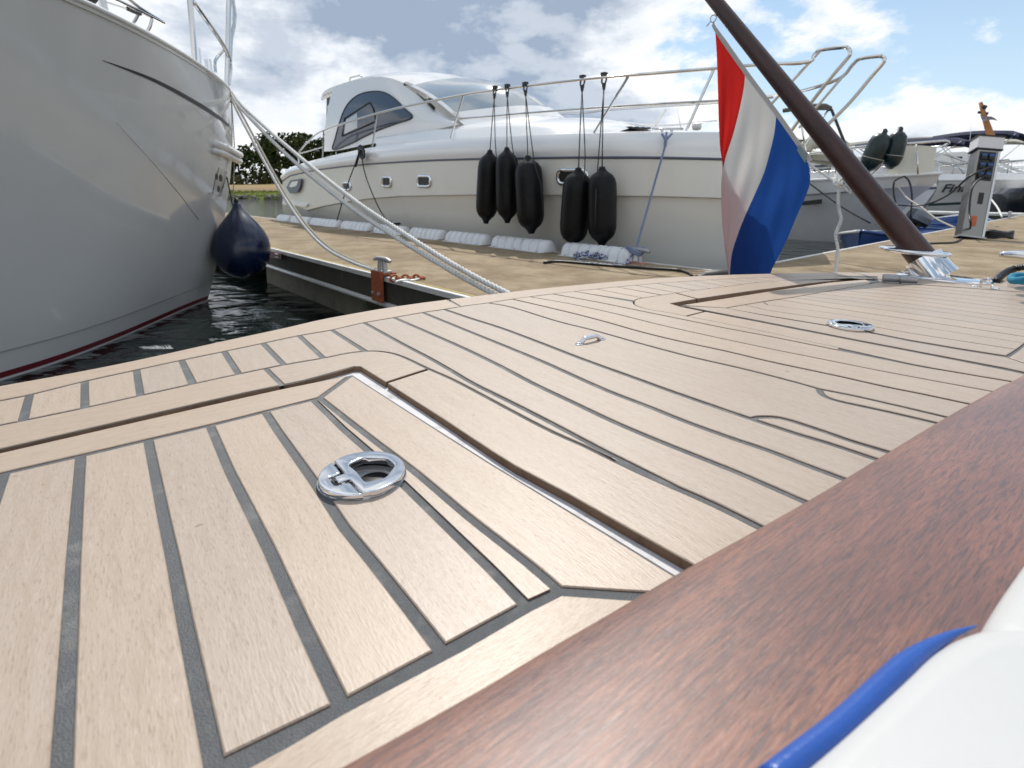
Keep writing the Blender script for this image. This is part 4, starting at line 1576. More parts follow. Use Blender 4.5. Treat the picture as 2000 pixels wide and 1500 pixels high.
rope('fender_rope', 'thin pale rope hanging down the stem of the left yacht to the blue ball fender',
     [atdepth(x, y, d0 + dd) for x, y, dd in ((452, 192, .02), (455, 240, .02), (458, 292, .05), (457, 340, .03), (455, 398, .02))], 0.006, 0.05, MT['ropeold'], lobes=2)

# ---- blue ball fender
fc = atdepth(472, 484, d0 - .06)
px2m = (d0 - .06) / FPX
bf = thing('ball_fender', 'navy blue teardrop ball fender hanging between the left bow and the jetty', 'fender', fc)
MT['navy'] = paint('navy_pvc', (0.005, 0.012, 0.042), 0.25, var=0.2, scale=8, coat=0.15)
prof = [(0.4, 62), (4, 60), (20, 55), (36, 44), (46, 30), (51, 14), (52, 0), (50, -14), (44, -30), (34, -46), (22, -61), (12, -73), (8, -80), (7, -86), (5, -88)]
b = B()
axf = (atdepth(458, 404, d0 - .06) - atdepth(474, 540, d0 - .06)).normalized()
b.lathe([(r * px2m, -h * px2m) for r, h in prof], fc, axf, 28)
b.obj('body', MT['navy'], bf, smooth=True)
b = B()
et = fc + axf * 86 * px2m
b.tube([et + axf * 0.02 + RB * 0.018 * math.cos(a) + axf * 0.028 * math.sin(a) for a in [2 * math.pi * k / 12 for k in range(12)]], 0.012, 6, closed=True)
b.obj('eye', MT['dark'], bf, smooth=True)
rope('fender_line', 'thin black line from the left bow guard down to the blue ball fender',
     [hitp(443, 345, 0.01), atdepth(449, 375, d0 - .03), atdepth(455, 405, d0 - .05)], 0.007, 0.05, MT['dark'], lobes=2)

# white feather on the water by the deck edge
b = B()
fp = onz(312, 684, ZWAT + 0.004)
for i in range(16):
    a = -0.5 + i * 0.07
    r0 = 0.03 + 0.004 * i
    q = fp + Vector((-0.09 + 0.011 * i, 0.01 * math.sin(i), 0.012))
    b.tube([q, q + Vector((-0.05 * math.cos(a), 0.05 * math.sin(a) + 0.02, 0.012))], [0.006, 0.001], 4)
b.tube([fp + Vector((-0.11, 0, 0.01)), fp + Vector((0.09, 0, 0.012))], [0.003, 0.004], 5)
tag(b.obj('feather', MT['white']), 'small white feather floating on the dark water', 'feather')

# ================================================================== CRUISER
CR = thing('cabin_cruiser', 'white hardtop cabin cruiser moored alongside the far edge of the jetty', 'boat', em(-7, 5.5, ZWAT))
MT['crhull'] = paint('cruiser_hull', (0.76, 0.735, 0.67), 0.22, var=0.02, scale=1, coat=0.5, dirt=(0.60, 0.54, 0.42, 0.22), dscale=1.4)
MT['crdeck'] = paint('cruiser_topsides', (0.82, 0.815, 0.80), 0.18, var=0.02, scale=1, coat=0.5, coatr=0.04)
MT['glass'] = paint('tinted_glass', (0.03, 0.05, 0.085), 0.08, var=0.35, scale=1.6, coat=0.0, spec=0.5)
MT['wsglass'] = paint('windscreen_glass', (0.24, 0.29, 0.33), 0.07, var=0.1, scale=2, coat=1.0, spec=0.9)
MT['rub'] = paint('rub_rail', (0.09, 0.10, 0.14), 0.35, var=0.15, scale=8)
MC = 5.5
Mx = [(500, 4.05), (560, 3.97), (620, 3.95), (1050, 3.95), (1150, 4.0), (1250, 4.14), (1330, 4.42), (1400, 4.74), (1470, 5.1), (1535, MC)]
Xs = [552, 558, 566, 578, 600, 630, 670, 720, 780, 850, 920, 990, 1060, 1120, 1180, 1240, 1290, 1335, 1375, 1410, 1445, 1480, 1508, 1525, 1535]
def msm(x):
    return sum(interp(Mx, x + k * 12) for k in range(-3, 4)) / 7 if x < 1520 else interp(Mx, x)
Yr = [(552, 352), (566, 342), (600, 334), (650, 325.5), (720, 319), (800, 313.5), (880, 310), (1000, 307.5), (1130, 306), (1260, 306), (1400, 309), (1535, 314)]      # rub rail
Yd = [(552, 340), (566, 327), (600, 316), (650, 303), (700, 292), (735, 286), (800, 279), (890, 269), (1000, 265.5), (1100, 261.5), (1180, 260), (1300, 258), (1400, 258), (1535, 262)]   # deck edge
Yc = [(552, 392), (600, 410), (640, 400), (700, 389), (780, 382.5), (900, 380), (1000, 379), (1150, 381), (1300, 383), (1400, 386), (1535, 392)]    # knuckle
Yb = [(552, 412), (600, 425), (700, 440), (850, 459), (1000, 477), (1130, 494), (1250, 506), (1330, 500), (1410, 490), (1535, 474)]    # chine
def crow(tab, dm, xs=Xs):
    return [onm(x, interp(tab, x), msm(x) + dm) for x in xs]
r_d0, r_d, r_r, r_r2, r_c, r_c2, r_b = crow(Yd, 0.16), crow(Yd, 0.06), crow(Yr, 0.0), crow([(x, y + 3) for x, y in Yr], 0.004), crow(Yc, 0.035), crow([(x, y + 2.5) for x, y in Yc], 0.075), crow(Yb, 0.20)
tipx = onm(1535, 262, MC)
for rw in (r_d0, r_d, r_r, r_r2, r_c, r_c2, r_b):
    p = rw[-1]
    dm = MC - p.dot(M_)
    rw[-1] = p + M_ * dm
r_w = []
for p in r_b:
    q = p.copy(); q.z = min(p.z, ZWAT + 0.02) - 0.3
    k = MC - p.dot(M_)
    r_w.append(q + M_ * (k * 0.25))
def mirc(p):
    return p + M_ * (2 * (MC - p.dot(M_)))
hb = B()
body_rows = [r_r2, r_c, r_c2, r_b, r_w]
b = B()
b.grid(body_rows); b.grid([[mirc(p) for p in rw] for rw in body_rows])
# transom
tr_ = [rw[0] for rw in body_rows]
b.grid([tr_, [mirc(p) for p in tr_]])
b.obj('hull', MT['crhull'], CR, smooth=25)
b = B()
top_rows = [r_d0, r_d, r_r]
# rounded gunwale between deck edge and rub rail
gun = []
for f in (0.0, 0.3, 0.6, 0.85, 1.0):
    gun.append([lerp(a, c, f) - M_ * (0.05 * math.sin(math.pi * f)) for a, c in zip(r_d, r_r)])
tr_rows = [r_d0] + gun
b.grid(tr_rows); b.grid([[mirc(p) for p in rw] for rw in tr_rows])
# foredeck with camber
cam_rows = []
for f in (0, 0.25, 0.5, 0.75, 1.0):
    cam_rows.append([lerp(p, mirc(p), f) + ZV * (0.10 * math.sin(math.pi * f) * min(1, (MC - p.dot(M_)) / 1.4)) for p in r_d0])
b.grid(cam_rows)
tr_ = [rw[0] for rw in tr_rows]
b.grid([tr_, [mirc(p) for p in tr_]])
b.obj('deck_moulding', MT['crdeck'], CR, smooth=35)
b = B(); b.tube([lerp(p, q, 0.5) for p, q in zip(r_r, r_r2)], 0.013, 8); b.obj('rub_rail', MT['rub'], CR, smooth=True)

# ---- coach roof on the foredeck (raised trunk)
MCA = 4.5
def cm(x, y, m=MCA):
    return onm(x, y, m)
near_t = [cm(x, y, m) for x, y, m in ((735, 268, 4.33), (800, 258, 4.36), (860, 250, 4.4), (930, 243.5, 4.45), (1000, 242.5, 4.52), (1080, 245, 4.65), (1150, 251, 4.85), (1210, 256.5, 5.1))]
near_b = [cm(x, y, m) for x, y, m in ((735, 284, 4.24), (800, 277, 4.24), (860, 271.5, 4.24), (930, 267.5, 4.28), (1000, 264.5, 4.36), (1080, 262, 4.5), (1150, 260.5, 4.75), (1210, 259.5, 5.05))]
b = B()
NT_, NB_ = catmull(near_t, 4), catmull(near_b, 4)
for p in NB_:
    p.z -= 0.03
rws = [NB_, [lerp(a, c, 0.75) - M_ * 0.015 for a, c in zip(NB_, NT_)], NT_]
for f in (0.08, 0.25, 0.5, 0.75, 0.92, 1.0):
    rws.append([lerp(p, mirc(p), f) + ZV * (0.16 * math.sin(math.pi * f) * min(1.0, (MC - p.dot(M_)) / 0.9)) for p in NT_])
rws.append([mirc(p) for p in NB_])
b.grid(rws)
b.obj('coach_roof', MT['crdeck'], CR, smooth=40)

# ---- hardtop cabin
def side_line(pts, m):
    return [onm(x, y, m) for x, y in pts]
# near side outline from the aft post over the roof shoulder down the screen pillar
sh_px = [(628, 190), (634, 178), (648, 170), (683, 159), (715, 152), (740, 150), (762, 154), (786, 164), (808, 179), (832, 198), (858, 217), (892, 233)]
low_px = [(628, 195), (637, 191), (652, 200), (683, 205), (715, 208), (740, 210), (762, 213), (786, 219), (808, 226), (832, 236), (858, 244), (892, 247)]
shoulder = catmull(side_line(sh_px, MCA), 4)
# cabin side wall polygon (under the shoulder)
wall_top = side_line([(650, 172), (683, 160.5), (715, 153.5), (740, 151.5), (762, 155.5), (786, 165.5), (808, 180.5), (832, 199.5), (858, 218), (895, 236)], MCA)
wall_bot = side_line([(633, 296), (660, 294), (690, 288), (720, 282), (750, 277), (790, 268), (815, 262), (840, 256), (865, 250), (898, 243)], MCA - 0.12)
WT, WB = resample(catmull(wall_top, 5), 40), resample(catmull(wall_bot, 5), 40)
b = B()
wr = []
for f in (0, 0.15, 0.35, 0.6, 0.8, 0.92, 1.0):
    wr.append([lerp(p, q, f) - M_ * (0.05 * math.sin(math.pi * f)) for p, q in zip(WB, WT)])
b.grid(wr)
b.grid([[mirc(p) for p in r] for r in wr])
cside = b.obj('cabin_side', MT['crdeck'], CR, smooth=40)
# roof: from near shoulder across to far shoulder with camber; aft overhang included
RS = catmull(side_line([(627, 191), (632, 180), (645, 171.5), (683, 158.5), (715, 151.5), (740, 149.5), (764, 153), (788, 162)], MCA), 4)
b = B()
rws = []
for f in (0, 0.06, 0.2, 0.35, 0.5, 0.65, 0.8, 0.94, 1.0):
    k = math.sin(math.pi * f)
    rws.append([lerp(p, mirc(p), f) + ZV * (0.17 * k ** 0.7) + E_ * (0.30 * k * (i / len(RS)) ** 2) for i, p in enumerate(RS)])
b.grid(rws)
under = [[p - ZV * 0.06 for p in r] for r in rws]
b.grid([[r[0] for r in rws], [r[0] for r in under]])
b.grid([rws[0], under[0]])
b.grid(under[0:1] + under[1:])
b.obj('hardtop_roof', MT['crdeck'], CR, smooth=40)
# windscreen: surface between the screen header and its base, bowed forward
hd0 = onm(788, 162, MCA); ba0 = onm(897, 236, MCA - 0.05)
b = B()
rws = []
for f in (0, .02, .1, .2, .3, .4, .47, .53, .6, .7, .8, .98, 1.0):
    k = math.sin(math.pi * f)
    t_ = lerp(hd0, mirc(hd0), f) + ZV * (0.17 * k ** 0.7) + E_ * (0.30 * k)
    u_ = lerp(ba0, mirc(ba0), f) + ZV * (0.06 * k) + E_ * (0.85 * k)
    rws.append([lerp(t_, u_, v) + (E_ * 0.12 + ZV * 0.10) * math.sin(math.pi * v) * (0.4 + 0.6 * k) for v in (0, .14, .28, .42, .56, .70, .85, 1.0)])
b.grid([r[0:2] for r in rws]); b.grid([r[6:8] for r in rws])
b.grid([[r[j] for j in range(8)] for r in rws[0:2]]); b.grid([[r[j] for j in range(8)] for r in rws[11:13]])
b.obj('screen_frame', MT['crdeck'], CR, smooth=40)
b = B(); b.grid([r[1:7] for r in rws[1:6]]); b.obj('windscreen', MT['wsglass'], CR, smooth=True)
b = B(); b.grid([r[1:7] for r in rws[7:12]]); b.obj('windscreen', MT['wsglass'], CR, smooth=True)
b = B(); b.grid([[p + E_ * 0.004 for p in r[1:7]] for r in rws[6:8]]); b.grid([[p + E_ * 0.0 for p in r[1:7]] for r in rws[5:7]])
b.obj('screen_mullion', MT['wsglass'], CR, smooth=True)
wbase = [lerp(ba0, mirc(ba0), f) + ZV * (0.06 * math.sin(math.pi * f)) + E_ * (0.85 * math.sin(math.pi * f)) for f in [i / 12 for i in range(13)]]
cow = B()
cow.grid([wbase, [p + E_ * 0.12 - ZV * 0.07 for p in wbase], [p + E_ * 0.5 - ZV * 0.16 for p in wbase]])
cow.obj('cowl', MT['crdeck'], CR, smooth=40)
for f0, x0, y0, x1, y1 in ((0.2, 815, 182, 848, 214), (0.2, 836, 193, 905, 209)):
    b = B()
    p, q = onm(x0, y0, MCA - 0.05 + (0.15 if x1 > 900 else 0)), onm(x1, y1, MCA - 0.05 + (0.5 if x1 > 900 else 0))
    b.tube([p, q], 0.014, 6)
    b.tube([lerp(p, q, 0.5) + ZV * 0.02, q + ZV * 0.02], 0.022, 6)
    b.obj('wiper', MT['dark'], CR, smooth=True)
# side window
BVC = bvh_of(cside)
def onside(x, y, lift=0.012):
    h, nm = cast(BVC, x, y)
    if h is None:
        h = onm(x, y, MCA - 0.08)
    return h - M_ * lift
win = [(652, 292), (656, 270), (663, 244), (672, 218), (684, 199), (700, 186), (718, 180), (738, 178.5), (755, 182), (772, 193), (789, 210), (806, 229), (775, 241), (740, 254), (710, 268), (685, 281)]
win = [(p.x, p.y) for p in catmull([Vector((x, y, 0)) for x, y in win], 3, True)]
W3 = [onside(x, y) for x, y in win]
wcx, wcy = 718, 238
b = B()
b.grid([[onside(wcx + (x - wcx) * k, wcy + (y - wcy) * k, 0.012) for x, y in win] for k in (1.0, 0.8, 0.6, 0.4, 0.2, 0.02)], closed=True)
b.obj('side_window', MT['glass'], CR, smooth=True)
b = B(); b.tube(catmull(W3, 3, True), 0.012, 6, closed=True); b.obj('window_seal', MT['dark'], CR, smooth=True)
fr = [(670, 266), (675, 231), (724, 200), (731, 213), (736, 237), (700, 253)]
b = B(); b.tube([onside(x, y, 0.022) for x, y in fr], 0.011, 6, closed=True); b.obj('sliding_pane_frame', MT['dark'], CR, smooth=True)
b = B(); b.prism([onside(x, y, 0.018) for x, y in ((674, 262), (678, 234), (699, 221), (700, 250))], M_ * 0.004); b.obj('sliding_pane', MT['wsglass'], CR)
# aft canvas and clear panel
b = B()
b.prism([onm(x, y, MCA + 0.05) for x, y in ((638, 192), (653, 186), (657, 200), (654, 215), (645, 240), (637, 246))], M_ * 0.03)
b.obj('aft_curtain', MT['dark'], CR)
b = B()
b.prism([onm(x, y, MCA - 0.0) for x, y in ((640, 206), (652, 202), (650, 222), (641, 244))], M_ * -0.01)
b.obj('curtain_window', MT['wsglass'], CR)
b = B(); b.tube([onm(x, y, MCA + 0.2) for x, y in ((683, 157), (684, 152), (704, 147), (707, 151))], 0.016, 6); b.obj('roof_grab_rail', ST, CR, smooth=True)
# ---- portholes
def hullpt(x, y, lift=0.0):
    m = msm(x) + lerp(0, 0.035, max(0, min(1, (y - interp(Yr, x)) / (interp(Yc, x) - interp(Yr, x)))))
    return onm(x, y, m - lift)
def porthole(x0, y0, x1, y1, r, mat=None):
    cx, cy, hw, hh = (x0 + x1) / 2, (y0 + y1) / 2, (x1 - x0) / 2, (y1 - y0) / 2
    pts = []
    for qx, qy, a0 in ((1, 1, 0), (-1, 1, 90), (-1, -1, 180), (1, -1, 270)):
        for k in range(4):
            a = math.radians(a0 + k * 30)
            pts.append((cx + qx * (hw - r) + r * math.cos(a), cy + qy * (hh - r) + r * math.sin(a)))
    b = B(); b.tube([hullpt(x, y, 0.006) for x, y in pts], 0.022, 8, closed=True)
    f = b.obj('porthole', MT['chrome'], CR, smooth=True)
    b = B()
    P3 = [hullpt(x, y, 0.008) for x, y in pts]
    b.add(P3, [tuple(range(len(P3)))])
    b.obj('pane', mat or MT['dark'], f)
porthole(670, 357, 685, 371, 4, MT['glass']); porthole(747, 346, 764, 364, 4); porthole(816, 344, 841, 364, 5)
porthole(1090, 332, 1146, 359, 9)
# stern scoop (bathing platform opening)
sc = [(559, 366), (567, 352), (588, 349), (586, 362), (580, 376), (566, 378)]
b = B(); b.prism([onm(x, y, msm(x) - 0.05) for x, y in sc], M_ * 0.03); b.obj('quarter_vent', MT['rub'], CR)
b = B(); b.prism([onm(x, y, msm(x) - 0.06) for x, y in ((564, 364), (570, 355), (582, 353.5), (579, 363), (569, 366))], M_ * 0.012); b.obj('vent_opening', MT['cream'], CR)
b = B(); b.prism([onm(x, y, 3.95) for x, y in ((552, 391), (600, 398), (598, 404), (551, 399))], M_ * 2.6); b.obj('bathing_platform', MT['crdeck'], CR)
# ---- rails
def crail(pts, r=0.0145, name='guard_rail', n=5):
    P = [onm(x, y, m) for x, y, m in pts]
    b = B(); b.tube(catmull(P, n) if len(P) > 2 else P, r, 8)
    return b.obj(name, ST, CR, smooth=40)
crail([(584, 318, 4.03), (583, 302, 4.03), (588, 292, 4.03), (605, 274, 4.03), (632, 255, 4.03), (737, 221, 4.05), (830, 200, 4.06), (905, 185, 4.08), (967, 176, 4.08), (1026, 168, 4.08), (1140, 155, 4.1), (1230, 147, 4.18), (1320, 140, 4.45), (1395, 134, 4.72), (1480, 127, 5.0), (1575, 121.5, 5.22), (1590, 108, 5.25), (1602, 98, 5.26), (1640, 93, 5.3), (1655, 93, 5.3), (1660, 103, 5.3), (1655, 114, 5.3), (1620, 155, 5.3), (1585, 200, 5.32), (1545, 256, 5.36)], 0.0165)
crail([(584, 300, 4.03), (600, 296, 4.03), (632, 287, 4.03)], 0.011, 'mid_rail')
crail([(882, 233, 4.12), (960, 227, 4.12), (1028, 221, 4.12), (1160, 211, 4.16), (1286, 203, 4.36), (1398, 197, 4.75), (1510, 190, 5.1)], 0.012, 'mid_rail')
for a_, c_ in (((737, 221, 4.05), (727, 287, 4.06)), ((632, 256, 4.03), (630, 309, 4.05)), ((905, 185, 4.08), (880, 271, 4.1)), ((1228, 148, 4.18), (1160, 260, 4.12)), ((1602, 99, 5.26), (1480, 232, 5.15)), ((1395, 134, 4.72), (1340, 256, 4.62))):
    crail([a_, c_], 0.0125, 'stanchion')
# far side rail and second pulpit loop
crail([(905, 222, 6.95), (1100, 222, 6.9), (1190, 214, 6.9), (1290, 207, 6.75), (1400, 200, 6.4), (1500, 188, 6.0), (1564, 178, 5.75), (1638, 154, 5.72), (1665, 127, 5.72), (1680, 115, 5.72), (1712, 110, 5.72), (1724, 111, 5.72), (1726, 121, 5.72), (1700, 152, 5.72), (1660, 200, 5.7), (1614, 246, 5.66)], 0.0165)
crail([(1300, 214, 6.7), (1275, 250, 6.75)], 0.012, 'stanchion'); crail([(1666, 126, 5.72), (1560, 250, 5.66)], 0.0125, 'stanchion')
crail([(1180, 236, 6.8), (1290, 245, 6.75), (1400, 236, 6.4)], 0.010, 'mid_rail')
# midship cleat and foredeck details
b = B(); b.tube([hullpt(1272, 252, -0.12) , hullpt(1334, 252, -0.12)], 0.012, 8)
for x in (1293, 1312):
    b.tube([hullpt(x, 252, -0.12), hullpt(x, 262, -0.12)], 0.013, 8)
b.obj('cleat', ST, CR, smooth=True)
for k, x in enumerate((1228, 1240, 1252, 1263)):
    b = B(); b.box(onm(x, 249 + k * 0.6, 5.3), (0.09, 0.03, 0.02), RD); b.obj('sunpad_strap', MT['dark'], CR)

# ---- cylindrical fenders on the cruiser's rail
MT['fend'] = paint('black_fender', (0.006, 0.006, 0.007), 0.42, var=0.2, scale=10, coat=0.0, spec=0.22, dirt=(0.03, 0.027, 0.026, 0.35), dscale=9)
flist = [(967, 176, 957, 293, 949, 437, 45, 'leftmost of the three together'), (991, 173, 990, 288, 991, 436, 46, 'middle of the three together'), (1026, 169, 1031, 304, 1038, 457, 56, 'right one of the three together'),
         (1138, 156, 1130, 328, 1118, 483, 58, 'in front of the long porthole'), (1180, 151, 1176, 326, 1176, 481, 58, 'rightmost of all five')]
for (hx, hy, tx, ty, bx, by, wpx, which) in flist:
    mf = msm(tx) - 0.16
    top, bot, hk = onm(tx, ty, mf), onm(bx, by, mf + 0.02), onm(hx, hy - 4, 4.08 if hx < 1100 else 4.13)
    ax = (top - bot)
    L = ax.length
    ax.normalize()
    R = wpx / 2 * (lerp(top, bot, 0.5) - CAM).dot(FW) / FPX * 0.97
    t = thing('cylinder_fender', f'black cylindrical fender hanging on the cruiser side, {which}', 'fender', bot, 'black fenders on the cruiser')
    prof = [(0.004, 0), (R * 0.22, 0.004), (R * 0.26, L * 0.03), (R * 0.42, L * 0.07), (R * 0.74, L * 0.115), (R * 0.91, L * 0.17), (R * 0.985, L * 0.24), (R, L * 0.32), (R, L * 0.70), (R * 0.985, L * 0.78), (R * 0.91, L * 0.845), (R * 0.72, L * 0.90), (R * 0.40, L * 0.94), (R * 0.25, L * 0.97), (R * 0.2, L)]
    b = B(); b.lathe(prof, bot, ax, 26); b.obj('body', MT['fend'], t, smooth=True)
    b = B()
    sdv = ax.cross(M_).normalized()
    b.tube([top - ax * 0.02 + sdv * 0.016 * math.cos(a) + ax * 0.022 * math.sin(a) for a in [2 * math.pi * k / 10 for k in range(10)]], 0.011, 6, closed=True)
    b.obj('eye', MT['dark'], t, smooth=True)
    # adjuster hook on the rail
    b = B()
    dn = (top - hk).normalized()
    sd2 = dn.cross(M_).normalized()
    b.tube([hk + dn * 0.045 + sd2 * 0.028 * math.cos(a) + dn * 0.055 * math.sin(a) for a in [2 * math.pi * k / 12 for k in range(12)]], 0.0085, 6, closed=True)
    b.tube([hk + dn * 0.09, hk + dn * 0.15], [0.022, 0.012], 6)
    b.box(hk, (0.05, 0.045, 0.05), RD)
    b.obj('rail_hook', MT['dark'], t)
    b = B()
    b.tube([hk + dn * 0.14, lerp(hk, top, 0.5) - sd2 * 0.004, top], 0.0055, 6)
    b.obj('lanyard', MT['dark'], t, smooth=True)
    b = B()
    tl = [hk + dn * 0.14, onm(tx + 12 if tx != 1176 else tx - 9, ty + 8, mf - 0.02), onm((tx + 26) if tx < 1100 else tx - 12, (ty + 60), mf - 0.03 - (R if tx > 1150 else 0)), onm((tx + 30) if tx < 1100 else tx - 14, by - (8 if tx < 1000 else 35), mf - 0.02 - (R if tx > 1150 else 0))]
    b.tube(catmull(tl, 4), 0.0055, 6)
    b.obj('lanyard_tail', MT['dark'], t, smooth=True)

# ---- cruiser's mooring lines
rope('spring_line', 'black doubled line from the cruiser side cleat straight down to the jetty',
     [onm(706, 292, 3.9), onm(690, 330, 3.86), onm(676, 370, 3.8), onm(655, 441, MF - 0.12)], 0.011, 0.09, MT['dark'], 2)
rope('spring_line', 'black slack line curving from the cruiser side deck cleat to the heap on the jetty',
     [onm(706, 300, 3.9), onm(712, 335, 3.84), onm(726, 375, 3.8), onm(745, 415, 3.78), onm(766, 441, MF - 0.1), onm(776, 447, MF - 0.12)], 0.010, 0.09, MT['dark'], 2)
b = B()
for k in range(5):
    P = [onm(706 + 6 * math.cos(a + k), 293 + 9 * math.sin(a * 1.1 + k * 1.7) + k * 2, 3.86 - 0.01 * k) for a in [0.7 * j for j in range(9)]]
    b.tube(catmull(P, 3), 0.014, 6)
P = [onm(x, y, 3.85) for x, y in ((708, 288), (700, 305), (694, 325))]
b.tube(P, 0.022, 6)
tag(b.obj('lashing', MT['dark'], smooth=True), 'bundle of black rope lashed round the cruiser side deck cleat', 'rope')
b = B()
rq = random.Random(5)
hc_ = onz(775, 449, ZDOCK)
for k in range(7):
    P = [hc_ + Vector((rq.uniform(-.22, .22), rq.uniform(-.22, .22), rq.uniform(0.015, 0.13))) for _ in range(6)]
    b.tube(catmull(P, 4), 0.013, 6)
tag(b.obj('rope_heap', MT['dark'], smooth=True), 'heap of black rope on the jetty at the foot of the slack line', 'rope')
MT['blueline'] = paint('blue_fleck_rope', (0.20, 0.24, 0.36), 0.75, var=0.5, scale=120)
rope('mooring_line', 'thin blue-grey mooring line running steeply from the cruiser to the jetty cleat',
     [hullpt(1302, 258, 0.02), hullpt(1300, 275, 0.07), hullpt(1299, 285, 0.08), lerp(hullpt(1299, 285, 0.08), ck2 + ZV * 0.11, 0.35), lerp(hullpt(1299, 285, 0.08), ck2 + ZV * 0.11, 0.7), ck2 + ZV * 0.11], 0.0105, 0.06, MT['blueline'], 3)
b = B()
for s in (0, 1):
    b.tube(catmull([hullpt(1293 + 19 * s, 261, 0.02), hullpt(1300, 275, 0.05), hullpt(1299, 287, 0.06)], 4), 0.013, 6)
tag(b.obj('line_bridle', MT['blueline'], smooth=True), 'short blue rope bridle on the cruiser midship cleat', 'rope')
b = B()
for k in range(3):
    c = ck2 + ZV * (0.09 + 0.012 * k)
    b.tube([c + E_ * (0.07 + 0.01 * k) * math.cos(a) + M_ * 0.03 * math.sin(a) + ZV * 0.02 * math.sin(2 * a) for a in [2 * math.pi * j / 14 for j in range(14)]], 0.012, 6, closed=True)
tag(b.obj('line_turns', MT['blueline'], smooth=True), 'blue rope turns round the jetty cleat beside the nearest bumper', 'rope')
# coil on the decking
b = B()
for cx, cy, rr in ((1150, 506, 0.10), (1188, 507, 0.11)):
    c0 = onz(cx, cy, ZDOCK)
    P = []
    for j in range(90):
        a = j * 0.42
        r = rr * (0.45 + 0.55 * abs(math.sin(j * 0.21))) * rq.uniform(0.85, 1.15)
        P.append(c0 + Vector((math.cos(a) * r * 1.25, math.sin(a) * r * 0.8, 0.012 + 0.045 * (j / 90) + 0.012 * math.sin(j * 1.3))))
    b.tube(catmull(P, 2), 0.0085, 6)
b.tube(catmull([onz(x, y, ZDOCK + 0.012) for x, y in ((1130, 508), (1145, 512), (1185, 516), (1215, 516), (1230, 511))] + [ck2 - E_ * 0.05 - M_ * 0.05 + ZV * 0.02, ck2 - M_ * 0.02 + ZV * 0.09], 4), 0.0085, 6)
def fleck():
    m, g, bs = principled('blue_white_fleck_rope')
    tc = g.n('ShaderNodeTexCoord').outputs['Object']
    nz = g.noise(tc, 75, 2, 0.5)
    g.l(g.mix(g.smooth(nz, 0.45, 0.55), (0.03, 0.045, 0.17), (0.62, 0.64, 0.70)), bs.inputs['Base Color'])
    bs.inputs['Roughness'].default_value = 0.8
    return m
MT['fleck'] = fleck()
tag(b.obj('rope_coil', MT['fleck'], smooth=True), 'loose coil of blue and white rope on the decking beside the nearest bumper', 'rope')
b = B()
b.tube(catmull([onz(x, y, ZDOCK + 0.012) for x, y in ((1062, 513), (1090, 510.5), (1150, 515), (1210, 520), (1270, 524), (1320, 527), (1345, 533), (1352, 540))], 5), 0.011, 6)
tag(b.obj('power_cable', MT['dark'], smooth=True), 'black cable lying across the decking in front of the blue and white coil', 'cable')
# black rubber corner fender of the jetty
b = B()
cb0 = onz(1372, 545, ZDOCK)
b.tube(catmull([onz(1362, 552, ZDOCK + 0.03), onz(1385, 546, ZDOCK + 0.05), onz(1410, 544, ZDOCK + 0.06), onz(1440, 546, ZDOCK + 0.05)], 4), [0.05] * 3 + [0.06] * 8 + [0.05] * 2, 12)
tag(b.obj('rubber_buffer', paint('black_rubber', (0.015, 0.015, 0.015), 0.55, dirt=(0.10, 0.10, 0.095, 0.5), dscale=9), smooth=True), 'black rubber buffer on the jetty corner just left of the flag', 'buffer')

# ================================================================== FLAGSTAFF, SOCKET, ENSIGN
PB = onz(1835, 545, 0.0)
PT = onplane(1395, 0, PB, N_)
PAX = (PT - PB).normalized()
MT['staff'] = mahogany('dark_staff_mahogany', dark=True, axis=PAX)
staff = thing('flagstaff', 'dark varnished mahogany flagstaff leaning aft over the stern', 'flagstaff', PB)
b = B()
Ls = (PT - PB).length
n = 24
pts = [PB + PAX * (0.02 + (Ls * 1.22) * i / n) for i in range(n + 1)]
b.tube(pts, [lerp(0.0335, 0.0195, (i / n) ** 0.9) for i in range(n + 1)], 28)
b.obj('pole', MT['staff'], staff, smooth=50)
ey = onplane(1393, 36, PB - N_ * 0.01, N_)
b = B()
b.tube([ey + PAX * 0.011 * math.cos(a) + PAX.cross(N_) * 0.011 * math.sin(a) for a in [2 * math.pi * k / 14 for k in range(14)]], 0.0022, 6, closed=True)
b.tube([ey + PAX.cross(N_) * -0.008, ey + PAX.cross(N_) * -0.03], 0.002, 6)
b.tube([ey + PAX.cross(N_) * 0.008, ey + PAX.cross(N_) * 0.03], 0.002, 6)
b.obj('screw_eye', MT['steel'], staff, smooth=True)

# socket on deck (part of our boat)
b = B()
so = [PB + PAX * t for t in (0.0, 0.02, 0.045, 0.064)]
b.tube(so, [0.047, 0.044, 0.043, 0.043], 32)
b.obj('flag_socket', MT['chrome'], boat, smooth=50)
b = B()
ctop = PB + PAX * 0.088
ring = []
crs = []
for k, z in ((0.5, 0.004), (0.90, 0.004), (0.97, 0.002), (1.0, -0.001), (0.98, -0.004), (0.90, -0.007), (0.5, -0.009)):
    crs.append([ctop - D_ * 0.006 + ZV * z + N_ * 0.052 * k * math.cos(a) + D_ * 0.080 * k * math.sin(a) + ZV * (-0.05 * k * 0.08 * math.sin(a)) for a in [2 * math.pi * i / 44 for i in range(44)]])
b.grid(crs, closed=True)
b.obj('socket_collar', MT['chrome'], boat, smooth=60)
b = B()
fl = []
for z, k in ((0.0, 1.0), (0.003, 1.0), (0.006, 0.93), (0.0075, 0.80)):
    fl.append([PB + ZV * z + N_ * 0.058 * k * math.cos(a) + D_ * (0.100 * k * math.sin(a) + 0.004) for a in [2 * math.pi * i / 40 for i in range(40)]])
b.grid(fl, closed=True)
b.f.append(list(range(120, 160))); b.mi.append(0)
b.obj('socket_flange', MT['chrome'], boat, smooth=50)
b = B()
